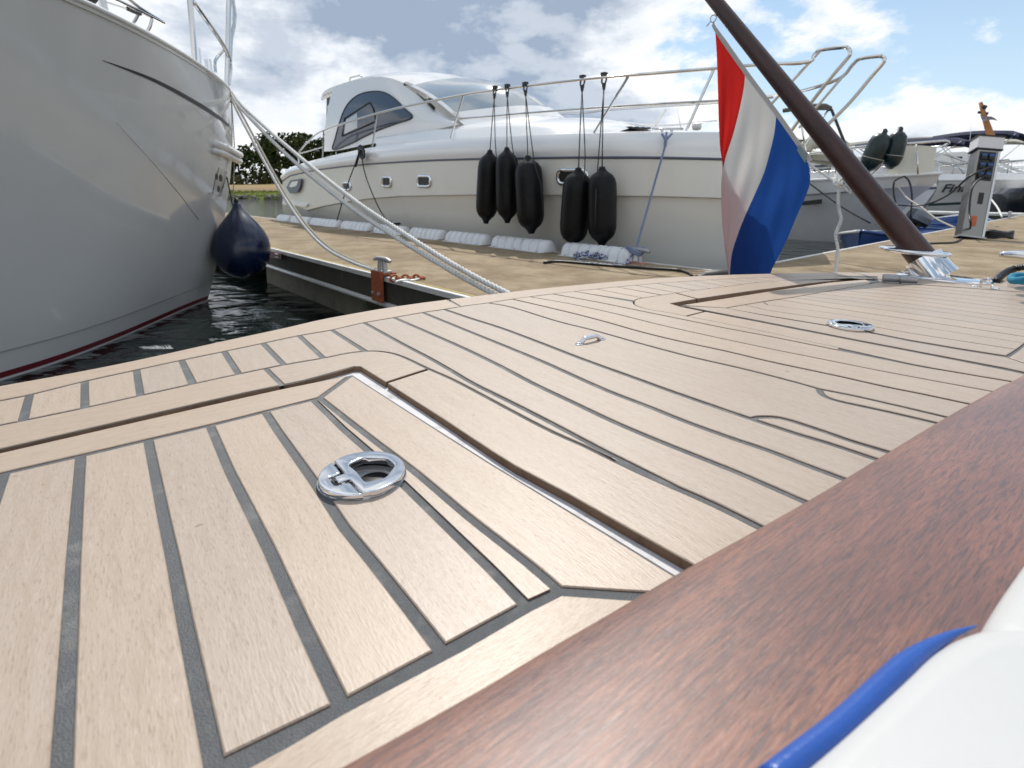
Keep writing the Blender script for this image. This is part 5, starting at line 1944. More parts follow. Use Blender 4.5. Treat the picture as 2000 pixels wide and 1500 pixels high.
b.prism([PB - D_ * 0.02 - N_ * 0.004 + ZV * 0.006, PB - D_ * 0.075 - N_ * 0.004 + ZV * 0.006, PB - D_ * 0.07 - N_ * 0.004 + ZV * 0.03, PB - D_ * 0.05 - N_ * 0.004 + ZV * 0.06], N_ * 0.008)
b.obj('socket_web', MT['chrome'], boat)
for s, t in ((1, 0.086), (-1, 0.078), (0.0, 0.0)):
    if s:
        b = B(); b.lathe([(0.006, 0), (0.006, 0.002), (0.003, 0.004)], PB + D_ * t * s + ZV * 0.0075, seg=12); b.obj('socket_screw', MT['chrome'], boat, smooth=40)


def cloth(name, col, trans=0.45):
    m = bpy.data.materials.new(name)
    m.use_nodes = True
    g = NT(m.node_tree)
    tc = g.n('ShaderNodeTexCoord').outputs['Object']
    nz = g.noise(tc, 9, 5, 0.6)
    wv = g.noise(tc, 900, 2, 0.5)
    c = g.mix(nz, tuple(k * 0.86 for k in col), col)
    c = g.mix(g.math('MULTIPLY', wv, 0.25), c, tuple(k * 0.7 for k in col))
    d = g.n('ShaderNodeBsdfDiffuse'); t = g.n('ShaderNodeBsdfTranslucent')
    g.l(c, d.inputs[0]); g.l(c, t.inputs[0])
    bp = g.n('ShaderNodeBump', i_Strength=0.25, i_Distance=0.002)
    g.l(g.noise(tc, 60, 3, 0.5), bp.inputs['Height'])
    g.l(bp.outputs[0], d.inputs['Normal'])
    mx = g.n('ShaderNodeMixShader', i_Fac=trans)
    g.l(d.outputs[0], mx.inputs[1]); g.l(t.outputs[0], mx.inputs[2])
    o = g.n('ShaderNodeOutputMaterial')
    g.l(mx.outputs[0], o.inputs[0])
    return m


flag = thing('ensign', 'limp red, white and blue ensign hanging from the leaning flagstaff over the stern', 'flag', onplane(1480, 300, PB, N_))
FP = PB - N_ * 0.006
def fpx(x, y, off=0.0):
    return onplane(x, y, FP + N_ * off, N_)
NV = 46
# boundary curves (pixel, offset across the cloth plane; positive = away from us)
c0 = [(1397, 62, 0), (1400, 110, 0), (1402, 170, .004), (1404, 240, .006), (1409, 305, .012), (1430, 345, .032), (1458, 366, .042), (1478, 382, .044), (1488, 420, .044), (1497, 465, .042), (1500, 520, .036), (1495, 575, .036)]
c1 = [(1455, 146, 0), (1453, 170, .002), (1444, 215, .0), (1432, 262, -.002), (1416, 312, .004), (1409, 352, .012), (1409, 410, .014), (1414, 470, .012), (1426, 560, .01)]
c2 = [(1516, 228, 0), (1512, 262, .0), (1503, 300, -.006), (1492, 338, -.012), (1474, 380, -.014), (1456, 420, -.012), (1441, 458, -.010), (1428, 505, -.006), (1424, 580, -.004)]
c3 = [(1577, 314, 0), (1582, 335, .002), (1581, 362, .006), (1568, 396, .006), (1552, 432, .002), (1537, 468, -.002), (1520, 502, -.004), (1505, 534, -.004), (1494, 590, -.004)]
def curve(c):
    P = catmull([Vector(p) for p in c], 8)
    return resample(P, NV)
C0, C1, C2, C3 = map(curve, (c0, c1, c2, c3))
HF = FP.copy()
def band(A, Bq, mat, name, seed, nu=22):
    rws = []
    for j in range(nu + 1):
        f = j / nu
        rw = []
        for i in range(NV):
            p = A[i].lerp(Bq[i], f)
            t = i / (NV - 1)
            rip = 0.0065 * math.sin(f * 6.3 + t * 5.0 + seed) * math.sin(math.pi * min(1, t * 1.6)) + 0.003 * math.sin(f * 15 - t * 9 + seed * 2) * min(1, t * 3)
            edgef = math.sin(math.pi * f) ** 0.5
            rw.append(fpx(p.x, p.y, p.z + rip * edgef))
        rws.append(rw)
    bb = B()
    bb.grid(rws)
    return bb.obj(name, mat, flag, smooth=True, recalc=False)
band(C0, C1, cloth('flag_red', (0.62, 0.028, 0.025), 0.5), 'red_band', 0.3)
band(C1, C2, cloth('flag_white', (0.68, 0.67, 0.65), 0.42), 'white_band', 1.1)
band(C2, C3, cloth('flag_blue', (0.020, 0.075, 0.30), 0.5), 'blue_band', 2.0)
# hoist hem
hem = catmull([Vector((x, y, 0)) for x, y in ((1392, 44), (1396, 62), (1455, 147), (1516, 228), (1578, 316))], 6)
b = B()
hl = [fpx(p.x + 0.5, p.y, 0.0) for p in hem]
hr = [fpx(p.x + lerp(3, 9, min(1, i / 8)), p.y - lerp(1, 4, min(1, i / 8)), 0.003) for i, p in enumerate(hem)]
b.grid([hl, hr]); b.grid([[p - N_ * 0.0022 for p in hl], [p - N_ * 0.0022 for p in hr]]); 
b.obj('hoist_hem', cloth('flag_hem', (0.62, 0.61, 0.58), 0.25), flag, smooth=True)
b = B()
b.prism([fpx(x, y, -0.004) for x, y in ((1560, 283), (1576, 301), (1573, 319), (1557, 294))], -N_ * 0.0012)
b.obj('care_label', cloth('label_grey', (0.32, 0.42, 0.42), 0.2), flag)

# flag line with knot
fline = thing('flag_line', 'thin white blue-flecked flag line knotted beside the flagstaff and hanging to the deck', 'rope', onz(1632, 533, 0))
b = B()
kn = fpx(1638, 357)
b.strand(catmull([fpx(1577, 314), fpx(1590, 328), fpx(1605, 338), fpx(1622, 350), kn], 5), 0.0036, 0.022, 3, step=0.005)
b.obj('upper_line', MT['rope'], fline, smooth=True, recalc=False)
b = B()
b.strand(catmull([kn, fpx(1638, 375), fpx(1637, 395), fpx(1640, 415), fpx(1643, 430), fpx(1634, 452), fpx(1632, 464), fpx(1636, 482), fpx(1635, 500), fpx(1632, 536), fpx(1632, 545)], 5), 0.0048, 0.022, 3, step=0.005)
MT['fleckw'] = paint('white_fleck_rope', (0.66, 0.66, 0.65), 0.8, var=0.1, scale=30, dirt=(0.10, 0.14, 0.32, 0.8), dscale=110)
b.obj('hanging_line', MT['fleckw'], fline, smooth=True, recalc=False)
b = B()
for k in range(3):
    b.tube([kn + PAX * 0.010 * math.cos(a) + N_ * 0.007 * math.sin(a + k) + D_ * (0.007 * math.sin(a * 1.0 + k * 2)) + ZV * (k - 1) * 0.004 for a in [2 * math.pi * j / 12 for j in range(12)]], 0.0048, 6, closed=True)
b.obj('knot', MT['rope'], fline, smooth=True)
b = B()
for k, (x, y) in enumerate(((1660, 377), (1664, 380), (1668, 376))):
    b.tube(catmull([kn, fpx(1648, 362 + k), fpx(1656, 371 + k), fpx(x, y)], 3), [0.0042] * 7 + [0.003] * 2 + [0.0008], 5)
b.obj('frayed_tail', MT['fleckw'], fline, smooth=True)

# ---- our own cleat at the right edge, with black spring and cyan rope
b = B()
cA, cB = onz(1953, 497, 0.045), onz(2075, 506, 0.045)
cp = catmull([cA, lerp(cA, cB, 0.3) + ZV * 0.003, lerp(cA, cB, 0.6) + ZV * 0.003, cB], 4)
b.tube(cp, [0.006 + 0.006 * math.sin(math.pi * (0.1 + 0.8 * i / (len(cp) - 1))) for i in range(len(cp))], 12)
b.obj('stern_cleat_horn', MT['chrome'], boat, smooth=True)
b = B()
q = onz(2015, 553, 0)
b.tube([q, q + ZV * 0.045], [0.018, 0.014], 14)
b.obj('stern_cleat_post', MT['chrome'], boat, smooth=50)
b = B()
b.box(onz(2010, 553, 0.004), (0.15, 0.05, 0.008), Matrix.Rotation(math.atan2(N_.y, N_.x), 3, 'Z'))
b.obj('stern_cleat_base', MT['chrome'], boat)
rope('spring_hose', 'black rope with chafe sleeve curving off the stern at the right edge',
     [onz(1944, 549, 0.004), onz(1953, 540, 0.008), onz(1966, 531, 0.014), onz(1985, 524, 0.02), onz(2010, 521, 0.03), onz(2050, 527, 0.03)], 0.009, 0.03, MT['dark'], 3)
b = B()
for k in range(4):
    c = onz(2004, 545, 0.012 + 0.011 * k)
    b.tube([c + N_ * 0.022 * math.cos(a) + D_ * 0.022 * math.sin(a) + ZV * 0.004 * math.sin(2 * a + k) for a in [2 * math.pi * j / 16 for j in range(16)]], 0.0075, 8, closed=True)
tag(b.obj('cyan_rope', paint('cyan_rope', (0.01, 0.22, 0.36), 0.7, var=0.3, scale=200, bump=0.6, bscale=300), smooth=True), 'turns of cyan blue rope round the stern cleat at the right edge', 'rope')

# ================================================================== CUSHIONS
cz1 = 0.058
pip = [(1500, 1536), (1545, 1500), (1640, 1425), (1720, 1350), (1790, 1285), (1840, 1252), (1880, 1234), (1925, 1221), (1990, 1212), (2100, 1215)]
pp3 = resample(catmull([onz(x, y, cz1) for x, y in pip], 5), 40)
cu = thing('seat_cushion', 'white vinyl seat cushion with blue piping in the lower right corner', 'cushion', onz(1800, 1450, 0.0))
inner = [onz(x, y, cz1) for x, y in ((1560, 1640), (1620, 1580), (1690, 1500), (1780, 1420), (1860, 1350), (1950, 1300), (2060, 1300), (2200, 1330))]
inn = resample(catmull(inner, 5), 40)
out3 = resample([p + Vector((0.16, -0.10, 0)) for p in inn], 40)
b = B()
rows = [[p - ZV * 0.05 for p in pp3], [p - ZV * 0.004 for p in pp3], [lerp(p, q, 0.06) - ZV * 0.0035 for p, q in zip(pp3, inn)], [lerp(p, q, 0.18) + ZV * 0.0005 for p, q in zip(pp3, inn)], [lerp(p, q, 0.5) + ZV * 0.0045 for p, q in zip(pp3, inn)], [q + ZV * 0.006 for q in inn], [q + ZV * 0.004 for q in out3]]
b.grid(rows)
b.obj('cover', MT['cushion'], cu, smooth=60)
b = B()
nP = len(pp3)
b.tube([p + ZV * 0.0005 for p in pp3[:30]], [0.0040 * (1 if i < 18 else max(0.10, (30 - i) / 12)) for i in range(30)], 14)
b.obj('piping', MT['piping'], cu, smooth=True)
cu2 = thing('backrest_cushion', 'white vinyl cushion beyond the piped one at the right edge', 'cushion', onz(2050, 1150, 0.0))
b = B()
e1 = [onz(x, y, 0.062) for x, y in ((2130, 900), (2060, 1000), (2000, 1082), (1958, 1140), (1935, 1176), (1914, 1212), (1912, 1226), (1935, 1240))]
e1 = resample(catmull(e1, 4), 30)
rt = Vector((0.13, -0.02, 0))
b.grid([[p - ZV * 0.05 for p in e1], [p - ZV * 0.008 for p in e1], [p + rt * 0.03 - ZV * 0.002 for p in e1], [p + rt * 0.12 + ZV * 0.001 for p in e1], [p + rt for p in e1]])
b.obj('cover', MT['cushion'], cu2, smooth=60)

# ================================================================== BOATS TO THE RIGHT
MT['greyc0'] = paint('grey_brown_canvas', (0.10, 0.09, 0.075), 0.85, var=0.15, scale=4)
MT['greenf'] = paint('dark_green_fender', (0.008, 0.022, 0.022), 0.35, var=0.3, scale=6, dirt=(0.07, 0.06, 0.045, 0.5), dscale=6)
MT['h3'] = paint('boat_three_hull', (0.60, 0.605, 0.60), 0.25, coat=0.4, dirt=(0.40, 0.37, 0.31, 0.3), dscale=1.5)
b3 = thing('bow_rail_boat', 'white flared-bow motorboat with two dark green fenders stowed on its bow rail', 'boat', em(-4, 13.2, ZWAT))
rowsdef = [(1838, [(1480, 357), (1582, 352), (1701, 346), (1838, 338)], 0.0), (1824, [(1480, 385), (1580, 379), (1690, 371), (1824, 361)], 0.03), (1818, [(1480, 388), (1580, 382), (1690, 374), (1818, 366)], 0.10),
           (1790, [(1480, 425), (1700, 405), (1790, 386)], 0.25), (1760, [(1480, 452), (1700, 440), (1760, 414)], 0.38), (1738, [(1480, 478), (1600, 474), (1738, 470)], 0.5), (1725, [(1480, 520), (1725, 520)], 0.7)]
rws = []
for xe, tab, dm in rowsdef:
    rw = []
    for i in range(26):
        t = i / 25
        tt = 1 - (1 - t) ** 1.7
        x = lerp(1480, xe, tt)
        m = 12.0 + dm + (13.2 - 12.0 - dm) * max(0, (tt - 0.55) / 0.45) ** 1.8
        rw.append(onm(x, interp(tab, x), m))
    rws.append(rw)
def mir3(p):
    return p + M_ * (2 * (13.2 - p.dot(M_)))
b = B(); b.grid(rws); b.grid([[mir3(p) for p in r] for r in rws]); b.obj('hull', MT['h3'], b3, smooth=30)
b = B(); b.grid([[p - ZV * 0.05 for p in rws[0]], [mir3(p) - ZV * 0.05 for p in rws[0]]]); b.obj('deck', MT['white'], b3)
b = B(); b.tube(rws[0], 0.03, 8); b.obj('gunwale_cap', MT['white'], b3, smooth=True)
b = B(); b.prism([onm(x, y, 12.0) for x, y in ((1560, 394), (1606, 389), (1605, 398), (1560, 402))], -M_ * 0.03); b.obj('hull_vent', MT['dark'], b3)
def r3(pts, r=0.024, name='bow_rail', mat=None):
    P = [onm(x, y, m) for x, y, m in pts]
    b = B(); b.tube(catmull(P, 4) if len(P) > 2 else P, r, 8); b.obj(name, mat or ST, b3, smooth=True)
r3([(1560, 303, 12.1), (1640, 292, 12.1), (1700, 285, 12.15), (1780, 280, 12.5), (1830, 276, 12.9), (1848, 275, 13.1), (1853, 279, 13.3), (1846, 283, 13.6), (1828, 287, 13.9), (1700, 292, 14.2)])
r3([(1763, 283, 12.45), (1701, 343, 12.1)], 0.02, 'stanchion'); r3([(1790, 282, 12.6), (1793, 340, 12.5)], 0.016, 'stanchion'); r3([(1640, 292, 12.1), (1630, 348, 12.05)], 0.018, 'stanchion')
# canvas dodger on the pulpit
b = B()
dt = [(1738, 284, 12.55), (1770, 284, 12.6), (1800, 284, 12.75), (1827, 287, 13.05), (1829, 289, 13.5)]
db = [(1736, 344, 12.45), (1765, 343, 12.5), (1795, 341, 12.7), (1822, 339, 13.0), (1824, 339, 13.5)]
TT, BB_ = [catmull([onm(*p) for p in q], 4) for q in (dt, db)]
b.grid([TT, [lerp(p, q, 0.5) - M_ * 0.03 for p, q in zip(TT, BB_)], BB_])
b.obj('bow_dodger', paint('cream_canvas', (0.70, 0.68, 0.58), 0.8, var=0.06, scale=3), b3, smooth=True)
for (tx, ty, bx, by, w, mm) in ((1727, 258, 1692, 336, 38, 12.05), (1758, 254, 1737, 331, 34, 12.25)):
    top, bot = onm(tx, ty, mm), onm(bx, by, mm)
    ax = top - bot; L = ax.length; ax.normalize()
    R = w / 2 * (top - CAM).dot(FW) / FPX
    t = thing('rail_fender', 'dark green cylindrical fender stowed on the bow rail, ' + ('left of the two' if tx < 1740 else 'right of the two'), 'fender', bot, 'green fenders on the bow rail')
    b = B(); b.lathe([(0.01, 0), (R * 0.3, 0.01), (R * 0.4, L * 0.05), (R * 0.8, L * 0.14), (R, L * 0.3), (R, L * 0.72), (R * 0.85, L * 0.86), (R * 0.5, L * 0.95), (R * 0.3, L * 0.97), (R * 0.28, L * 1.04), (0.02, L * 1.05)], bot, ax, 22)
    b.obj('body', MT['greenf'], t, smooth=True)
    b = B(); b.tube([lerp(bot, top, 0.36) + (M_ * math.cos(a) + ax.cross(M_) * math.sin(a)) * R * 1.03 for a in [2 * math.pi * k / 18 for k in range(18)]], 0.008, 5, closed=True)
    b.obj('lashing', MT['ropeold'], t, smooth=True)
    b = B(); b.tube([top + ax * 0.02 + ax.cross(M_) * 0.035 * math.cos(a) + ax * 0.035 * math.sin(a) for a in [2 * math.pi * k / 10 for k in range(10)]], 0.014, 5, closed=True)
    b.obj('eye', MT['dark'], t, smooth=True)
def lines(name, label, pts, r, mat):
    b = B(); b.tube(catmull([onm(*p) for p in pts], 5), r, 6)
    return tag(b.obj(name, mat, smooth=True), label, 'rope' if 'cable' not in name else 'cable')
lines('mooring_line', 'black line hanging in a loop from the bow of the flared-bow motorboat', [(1766, 344, 12.2), (1747, 355, 11.9), (1746, 380, 11.8), (1752, 405, 11.7), (1758, 420, 11.7)], 0.016, MT['dark'])
lines('mooring_line', 'black line dropping straight down from the bow fairlead of the flared-bow boat', [(1768, 345, 12.2), (1776, 355, 12.0), (1781, 380, 11.8), (1779, 425, 11.6)], 0.016, MT['dark'])
lines('mooring_line', 'grey line running from the flared bow down right to the walkway', [(1748, 356, 11.9), (1770, 385, 11.3), (1800, 405, 10.8), (1830, 428, 10.4), (1868, 446, 10.0)], 0.014, MT['ropeold'])
lines('mooring_line', 'dark line slanting across the side of the flared-bow boat left of the flagstaff', [(1578, 356, 11.9), (1610, 380, 11.8), (1650, 408, 11.6), (1700, 436, 11.4)], 0.015, MT['dark'])

b = B(); b.tube(catmull([onm(x, y, 13.4) for x, y in ((1530, 216), (1560, 212), (1590, 209), (1612, 209), (1622, 213))], 4), [0.05] * 4 + [0.075] * 9 + [0.06] * 4, 8); b.obj('stowed_bimini', MT['greyc0'], b3, smooth=True)
b = B(); b.tube([onm(1624, 214, 13.4), onm(1652, 285, 13.0)], 0.03, 6); b.obj('bimini_strap', MT['dark'], b3)
for a_, c_ in (((1560, 214), (1575, 300)), ((1618, 214), (1560, 300))):
    b = B(); b.tube([onm(*a_, 13.4), onm(*c_, 13.4)], 0.022, 6); b.obj('bimini_bow', ST, b3, smooth=True)

# ---- lettered boat beyond
b4 = thing('lettered_boat', 'white motor yacht with slanted black name lettering on its bow behind the pedestal', 'boat', em(-5, 26, ZWAT))
M4 = 24.5
rd = [([(1700, 341), (2100, 338)], 0.12), ([(1700, 353), (2100, 350)], 0.0), ([(1700, 358), (2100, 354)], 0.06), ([(1700, 403), (1890, 394), (2100, 380)], 0.35), ([(1700, 408), (1890, 399), (2100, 385)], 0.36), ([(1700, 430), (2100, 420)], 0.6), ([(1700, 460), (2100, 450)], 0.9)]
xs4 = [1700 + 25 * i for i in range(17)]
R4 = [[onm(x, interp(t, x), M4 + dm) for x in xs4] for t, dm in rd]
b = B()
for i in range(len(R4) - 1):
    g_ = B(); g_.grid([R4[i], R4[i + 1]]); b.add(g_.v, g_.f, 1 if i == 3 else 0)
g_ = B(); g_.grid([R4[0], [p + M_ * 3.2 for p in R4[0]]]); b.add(g_.v, g_.f, 0)
b.obj('hull', [MT['white'], paint('green_stripe', (0.01, 0.05, 0.04), 0.4)], b4, smooth=30)
fnt = bpy.data.curves.new('name_lettering', 'FONT')
fnt.body = 'Final'
fnt.shear = 0.35
fnt.size = 0.50
fnt.extrude = 0.004
fnt.offset = 0.012
tob = bpy.data.objects.new('name_tmp', fnt)
COL.objects.link(tob)
bpy.context.view_layer.update()
me = bpy.data.meshes.new_from_object(tob.evaluated_get(bpy.context.evaluated_depsgraph_get()))
bpy.data.objects.remove(tob)
t0_, t1_ = onm(1838, 375.5, M4 + 0.1), onm(1890, 374, M4 + 0.1)
hx = (t1_ - t0_).normalized()
upv = (ZV - M_ * 0.15).normalized()
wid = max(v.co.x for v in me.vertices)
sc_ = (t1_ - t0_).length / (wid * 0.80)
hgt = (onm(1850, 359.5, M4 + 0.1) - onm(1850, 375.5, M4 + 0.1)).length / 0.36
for v in me.vertices:
    v.co = t0_ - M_ * 0.07 + hx * (v.co.x * sc_) + upv * (v.co.y * hgt) - M_ * v.co.z
me.materials.append(MT['charcoal'])
lo = bpy.data.objects.new('name_lettering', me); COL.objects.link(lo); lo.parent = b4; lo.matrix_parent_inverse = Matrix.Translation(-b4.location)
b = B(); b.prism([onm(x, y, M4 + 0.05) for x, y in ((1800, 374), (1818, 364), (1819, 371), (1808, 376))], -M_ * 0.05); b.obj('bow_thruster_mark', MT['charcoal'], b4)

NAVY = paint('navy_topsides', (0.008, 0.010, 0.018), 0.3, coat=0.4)
b5 = thing('navy_boat', 'dark navy hulled boat with white deck at the right edge behind the pedestal', 'boat', em(-3, 22, ZWAT))
nv = [([(1952, 368), (2150, 362)], 0), ([(1932, 379), (2150, 376)], 0.02), ([(1926, 400), (2150, 400)], 0.1), ([(1922, 432), (2150, 440)], 0.25)]
R5 = [[onm(lerp(t[0][0], 2150, k / 12), interp(t, lerp(t[0][0], 2150, k / 12)), 22.0 + dm + 1.2 * max(0, 1 - k / 3) ** 2) for k in range(13)] for t, dm in nv]
b = B(); b.grid(R5); b.grid([[R5[j][0] for j in range(4)], [R5[j][0] + M_ * 1.8 for j in range(4)]]); b.obj('hull', NAVY, b5, smooth=40)
b = B(); b.grid([R5[0], [p + M_ * 2.2 for p in R5[0]]]); b.obj('deck', MT['white'], b5)

# second finger pier with cleats
j2 = thing('finger_pier', 'narrow pale finger pier with cleats beyond the steel pedestal', 'jetty', em(-6, 19.8, ZWAT))
b = B(); b.prism([em(-14, 19.2, ZDOCK + 0.02), em(EW - 0.05, 19.2, ZDOCK + 0.02), em(EW - 0.05, 20.5, ZDOCK + 0.02), em(-14, 20.5, ZDOCK + 0.02)], (0, 0, -0.06)); b.obj('deck_panel', MT['alu'], j2)
b = B(); b.box(em(-8, 19.85, ZDOCK - 0.25), (12, 1.1, 0.5), RD); b.obj('float', MT['concrete'], j2)
cc = onz(1957, 427, ZDOCK)
cleat('dock_cleat', 'small grey cleat on the far walkway edge below the navy hull', em(EW + 0.1, cc.dot(M_), ZDOCK), M_, 0.45, h=0.14)
lines('mooring_line', 'pale line running from the navy hull down to the small grey cleat', [(1935, 388, 21.0), (1948, 405, 18.6), (1957, 424, em(EW + 0.1, cc.dot(M_)).dot(M_))], 0.02, MT['rope'])

# ---- blue dinghies
MT['blue'] = paint('blue_dinghy', (0.012, 0.055, 0.20), 0.35, var=0.15, scale=4, coat=0.3)
def dinghy(label, e0, m0, m1, w, zt, flip=False):
    t = thing('dinghy', label, 'boat', em(e0, (m0 + m1) / 2, ZWAT))
    n = 18
    def sec(f, inset=0.0):
        ff = 1 - f if flip else f
        k = w / 2 * (0.78 + 0.22 * min(1, f * 4)) * (1 - max(0, (f - 0.5) / 0.5) ** 2.4) if not flip else w / 2 * (0.78 + 0.22 * min(1, (1 - f) * 4)) * (1 - max(0, (0.5 - f) / 0.5) ** 2.4)
        k = max(k - inset, 0.02)
        m = lerp(m0, m1, f)
        rise = 0.16 * max(0, (ff - 0.4) / 0.6) ** 2
        z = zt + rise
        return [em(e0 + k * 0.35, m, ZWAT - 0.1), em(e0 + k * 0.8, m, ZWAT + 0.02), em(e0 + k, m, z), em(e0 + k - 0.05, m, z + 0.01), em(e0 + max(k - 0.12, 0), m, z - 0.2), em(e0 - max(k - 0.12, 0), m, z - 0.2), em(e0 - k + 0.05, m, z + 0.01), em(e0 - k, m, z), em(e0 - k * 0.8, m, ZWAT + 0.02), em(e0 - k * 0.35, m, ZWAT - 0.1)]
    rows = [sec(i / n) for i in range(n + 1)]
    b = B(); b.grid(rows)
    b.f.append(list(range(10))); b.mi.append(0)
    L_ = len(b.v); b.f.append(list(range(L_ - 10, L_))); b.mi.append(0)
    b.obj('hull', MT['blue'], t, smooth=30)
    for s, ix in ((1, 2), (-1, 7)):
        b = B(); b.tube([r[ix] for r in rows], 0.028, 8); b.obj('gunwale', MT['blue'] if s == 1 else MT['white'], t, smooth=True)
    for f in (0.35, 0.68):
        r_ = rows[int(f * n)]
        b = B(); b.box((r_[3] + r_[6]) / 2 - ZV * 0.08, ((r_[3] - r_[6]).length, 0.22, 0.03), RD); b.obj('thwart', MT['blue'], t)
    return t, rows
dinghy('low blue dinghy moored under the flared bow, left of the outboard motor', -2.85, 9.7, 12.6, 1.3, ZWAT + 0.27, True)
t_, rows_ = dinghy('longer blue dinghy with white inner gunwale, behind the steel pedestal', -2.75, 13.0, 17.3, 1.45, ZWAT + 0.33)
om = thing('outboard_motor', 'grey and black outboard motor tilted on the stern of a blue dinghy', 'outboard motor', em(-2.75, 12.9, ZWAT))
oc = onm(1792, 430, 12.8)
s_ = (oc - CAM).dot(FW) / FPX
UX = Vector((0.9, -0.25, 0)).normalized()
tl_ = (ZV * 0.9 + UX * 0.42).normalized()
sx_ = tl_.cross(Vector((0, 1, 0))).normalized()
Ro = Matrix((sx_, sx_.cross(tl_) * -1, tl_)).transposed()
b = B()
for z0, z1, k0, k1, mi in ((-2, 9, 1.0, 1.0, 0), (9, 17, 1.0, 0.86, 0), (17, 20, 0.86, 0.62, 0), (-8, -2, 0.86, 0.94, 1)):
    q = []
    for z, k in ((z0, k0), (z1, k1)):
        for a in range(12):
            an = 2 * math.pi * a / 12
            ex = lambda c: math.copysign(abs(c) ** 0.5, c)
            q.append(oc + Ro @ Vector((ex(math.cos(an)) * 21 * s_ * k, ex(math.sin(an)) * 14 * s_ * k, z * s_)))
    b.add(q, [(a, (a + 1) % 12, 12 + (a + 1) % 12, 12 + a) for a in range(12)] + [tuple(range(12))[::-1], tuple(range(12, 24))], mi)
b.obj('cowl', [paint('outboard_grey', (0.15, 0.17, 0.20), 0.3, coat=0.3), MT['dark']], om, smooth=45)
b = B(); b.tube([oc + Ro @ Vector((0, 0, -8 * s_)), oc + Ro @ Vector((0, 0, -45 * s_))], [13 * s_, 6 * s_], 8, flat=0.6); b.obj('leg', MT['dark'], om, smooth=True)
b = B()
for k in range(4):
    b.box(oc + Ro @ Vector(((-9 + 6 * k) * s_, -14.3 * s_, 10 * s_)), (4.2 * s_, 0.006, 6 * s_), Ro)
b.obj('cowl_lettering', paint('pale_lettering', (0.5, 0.52, 0.55), 0.5), om)

# ---- power pedestal on the walkway
pb_ = onz(1891, 466, ZDOCK)
pd_ = (pb_ - CAM).dot(FW)
ptp = atdepth(1929, 270, pd_ * 1.0)
pax = (ptp - pb_)
Hp = pax.length
pax.normalize()
px_ = Vector((0.94, -0.34, 0)); px_ = (px_ - pax * px_.dot(pax)).normalized()
py_ = pax.cross(px_)
if py_.y < 0:
    py_ = -py_
sp_ = pd_ / FPX
ped = thing('power_pedestal', 'stainless steel shore power pedestal with blue sockets and white lamp head on the walkway', 'pedestal', pb_)
MT['pedsteel'] = paint('pedestal_steel', (0.27, 0.255, 0.235), 0.28, 1.0, var=0.1, scale=5, rvar=0.1)
def pbox(cx, cz, cy, w, h, d, mat, name, parent=ped, top_k=1.0):
    c = pb_ + px_ * cx + pax * cz + py_ * cy
    q = []
    for sz, k in ((-1, 1), (1, top_k)):
        for sx, sy in ((-1, -1), (1, -1), (1, 1), (-1, 1)):
            q.append(c + px_ * sx * w / 2 * k + py_ * sy * d / 2 * k + pax * sz * h / 2)
    b = B(); b.add(q, [(0, 1, 2, 3)[::-1], (4, 5, 6, 7), (0, 1, 5, 4), (1, 2, 6, 5), (2, 3, 7, 6), (3, 0, 4, 7)])
    return b.obj(name, mat, parent)
wp = 35 * sp_
pbox(0, Hp * 0.43, 0, wp, Hp * 0.86, wp * 0.9, MT['pedsteel'], 'column')
pbox(0, Hp * 0.93, 0, wp * 1.16, Hp * 0.115, wp * 1.05, paint('lamp_white', (0.72, 0.70, 0.70), 0.35), 'lamp_head')
pbox(0, Hp * 0.867, 0, wp * 1.2, Hp * 0.012, wp * 1.1, MT['dark'], 'head_gasket')
pbox(0, Hp * 0.993, 0, wp * 1.24, Hp * 0.014, wp * 1.12, MT['fascia'], 'cap')
pbox(wp * -0.02, Hp * 0.70, -wp * 0.455, wp * 0.72, Hp * 0.28, 0.012, MT['dark'], 'socket_panel')
pbox(wp * 0.47, Hp * 0.43, -wp * 0.3, wp * 0.10, Hp * 0.84, wp * 0.4, paint('pale_corner', (0.6, 0.6, 0.58), 0.25, 0.8), 'corner_strip')
BL = paint('socket_blue', (0.02, 0.10, 0.30), 0.4)
for i in range(3):
    for j in (-1, 1):
        s = pbox(wp * (-0.02 + 0.17 * j), Hp * (0.79 - 0.09 * i), -wp * 0.48, wp * 0.24, Hp * 0.05, 0.05, MT['dark'], 'socket')
        l_ = pbox(wp * (-0.02 + 0.17 * j), Hp * (0.805 - 0.09 * i), -wp * 0.53, wp * 0.22, Hp * 0.022, 0.03, BL, 'socket_lid', s)
pbox(wp * 0.05, Hp * 0.385, -wp * 0.455, wp * 0.22, Hp * 0.11, 0.012, MT['dark'], 'meter_slot')
pbox(-wp * 0.08, Hp * 0.16, -wp * 0.455, wp * 0.26, Hp * 0.10, 0.006, paint('orange_sticker', (0.50, 0.12, 0.03), 0.5, var=0.4, scale=12), 'sticker')
pbox(0, Hp * 0.008, 0, wp * 1.2, Hp * 0.016, wp * 1.1, MT['galv'], 'foot')
s1 = pb_ + px_ * (wp * 0.15) + pax * (Hp * 0.70) - py_ * (wp * 0.55)
s2 = pb_ + px_ * (wp * 0.05) + pax * (Hp * 0.62) - py_ * (wp * 0.55)
s3 = pb_ + px_ * (-wp * 0.19) + pax * (Hp * 0.79) - py_ * (wp * 0.55)
b = B(); b.tube(catmull([s1 + pax * 0.12, s1, atdepth(1893, 345, pd_ * .97), atdepth(1850, 382, pd_ * 1.05), atdepth(1800, 401, pd_ * 1.15), atdepth(1745, 398, pd_ * 1.2), atdepth(1720, 380, pd_ * 1.3)], 5), 0.012, 6)
tag(b.obj('shore_cable', MT['dark'], smooth=True), 'black shore cable sagging left from the pedestal to the flared-bow boat', 'cable')
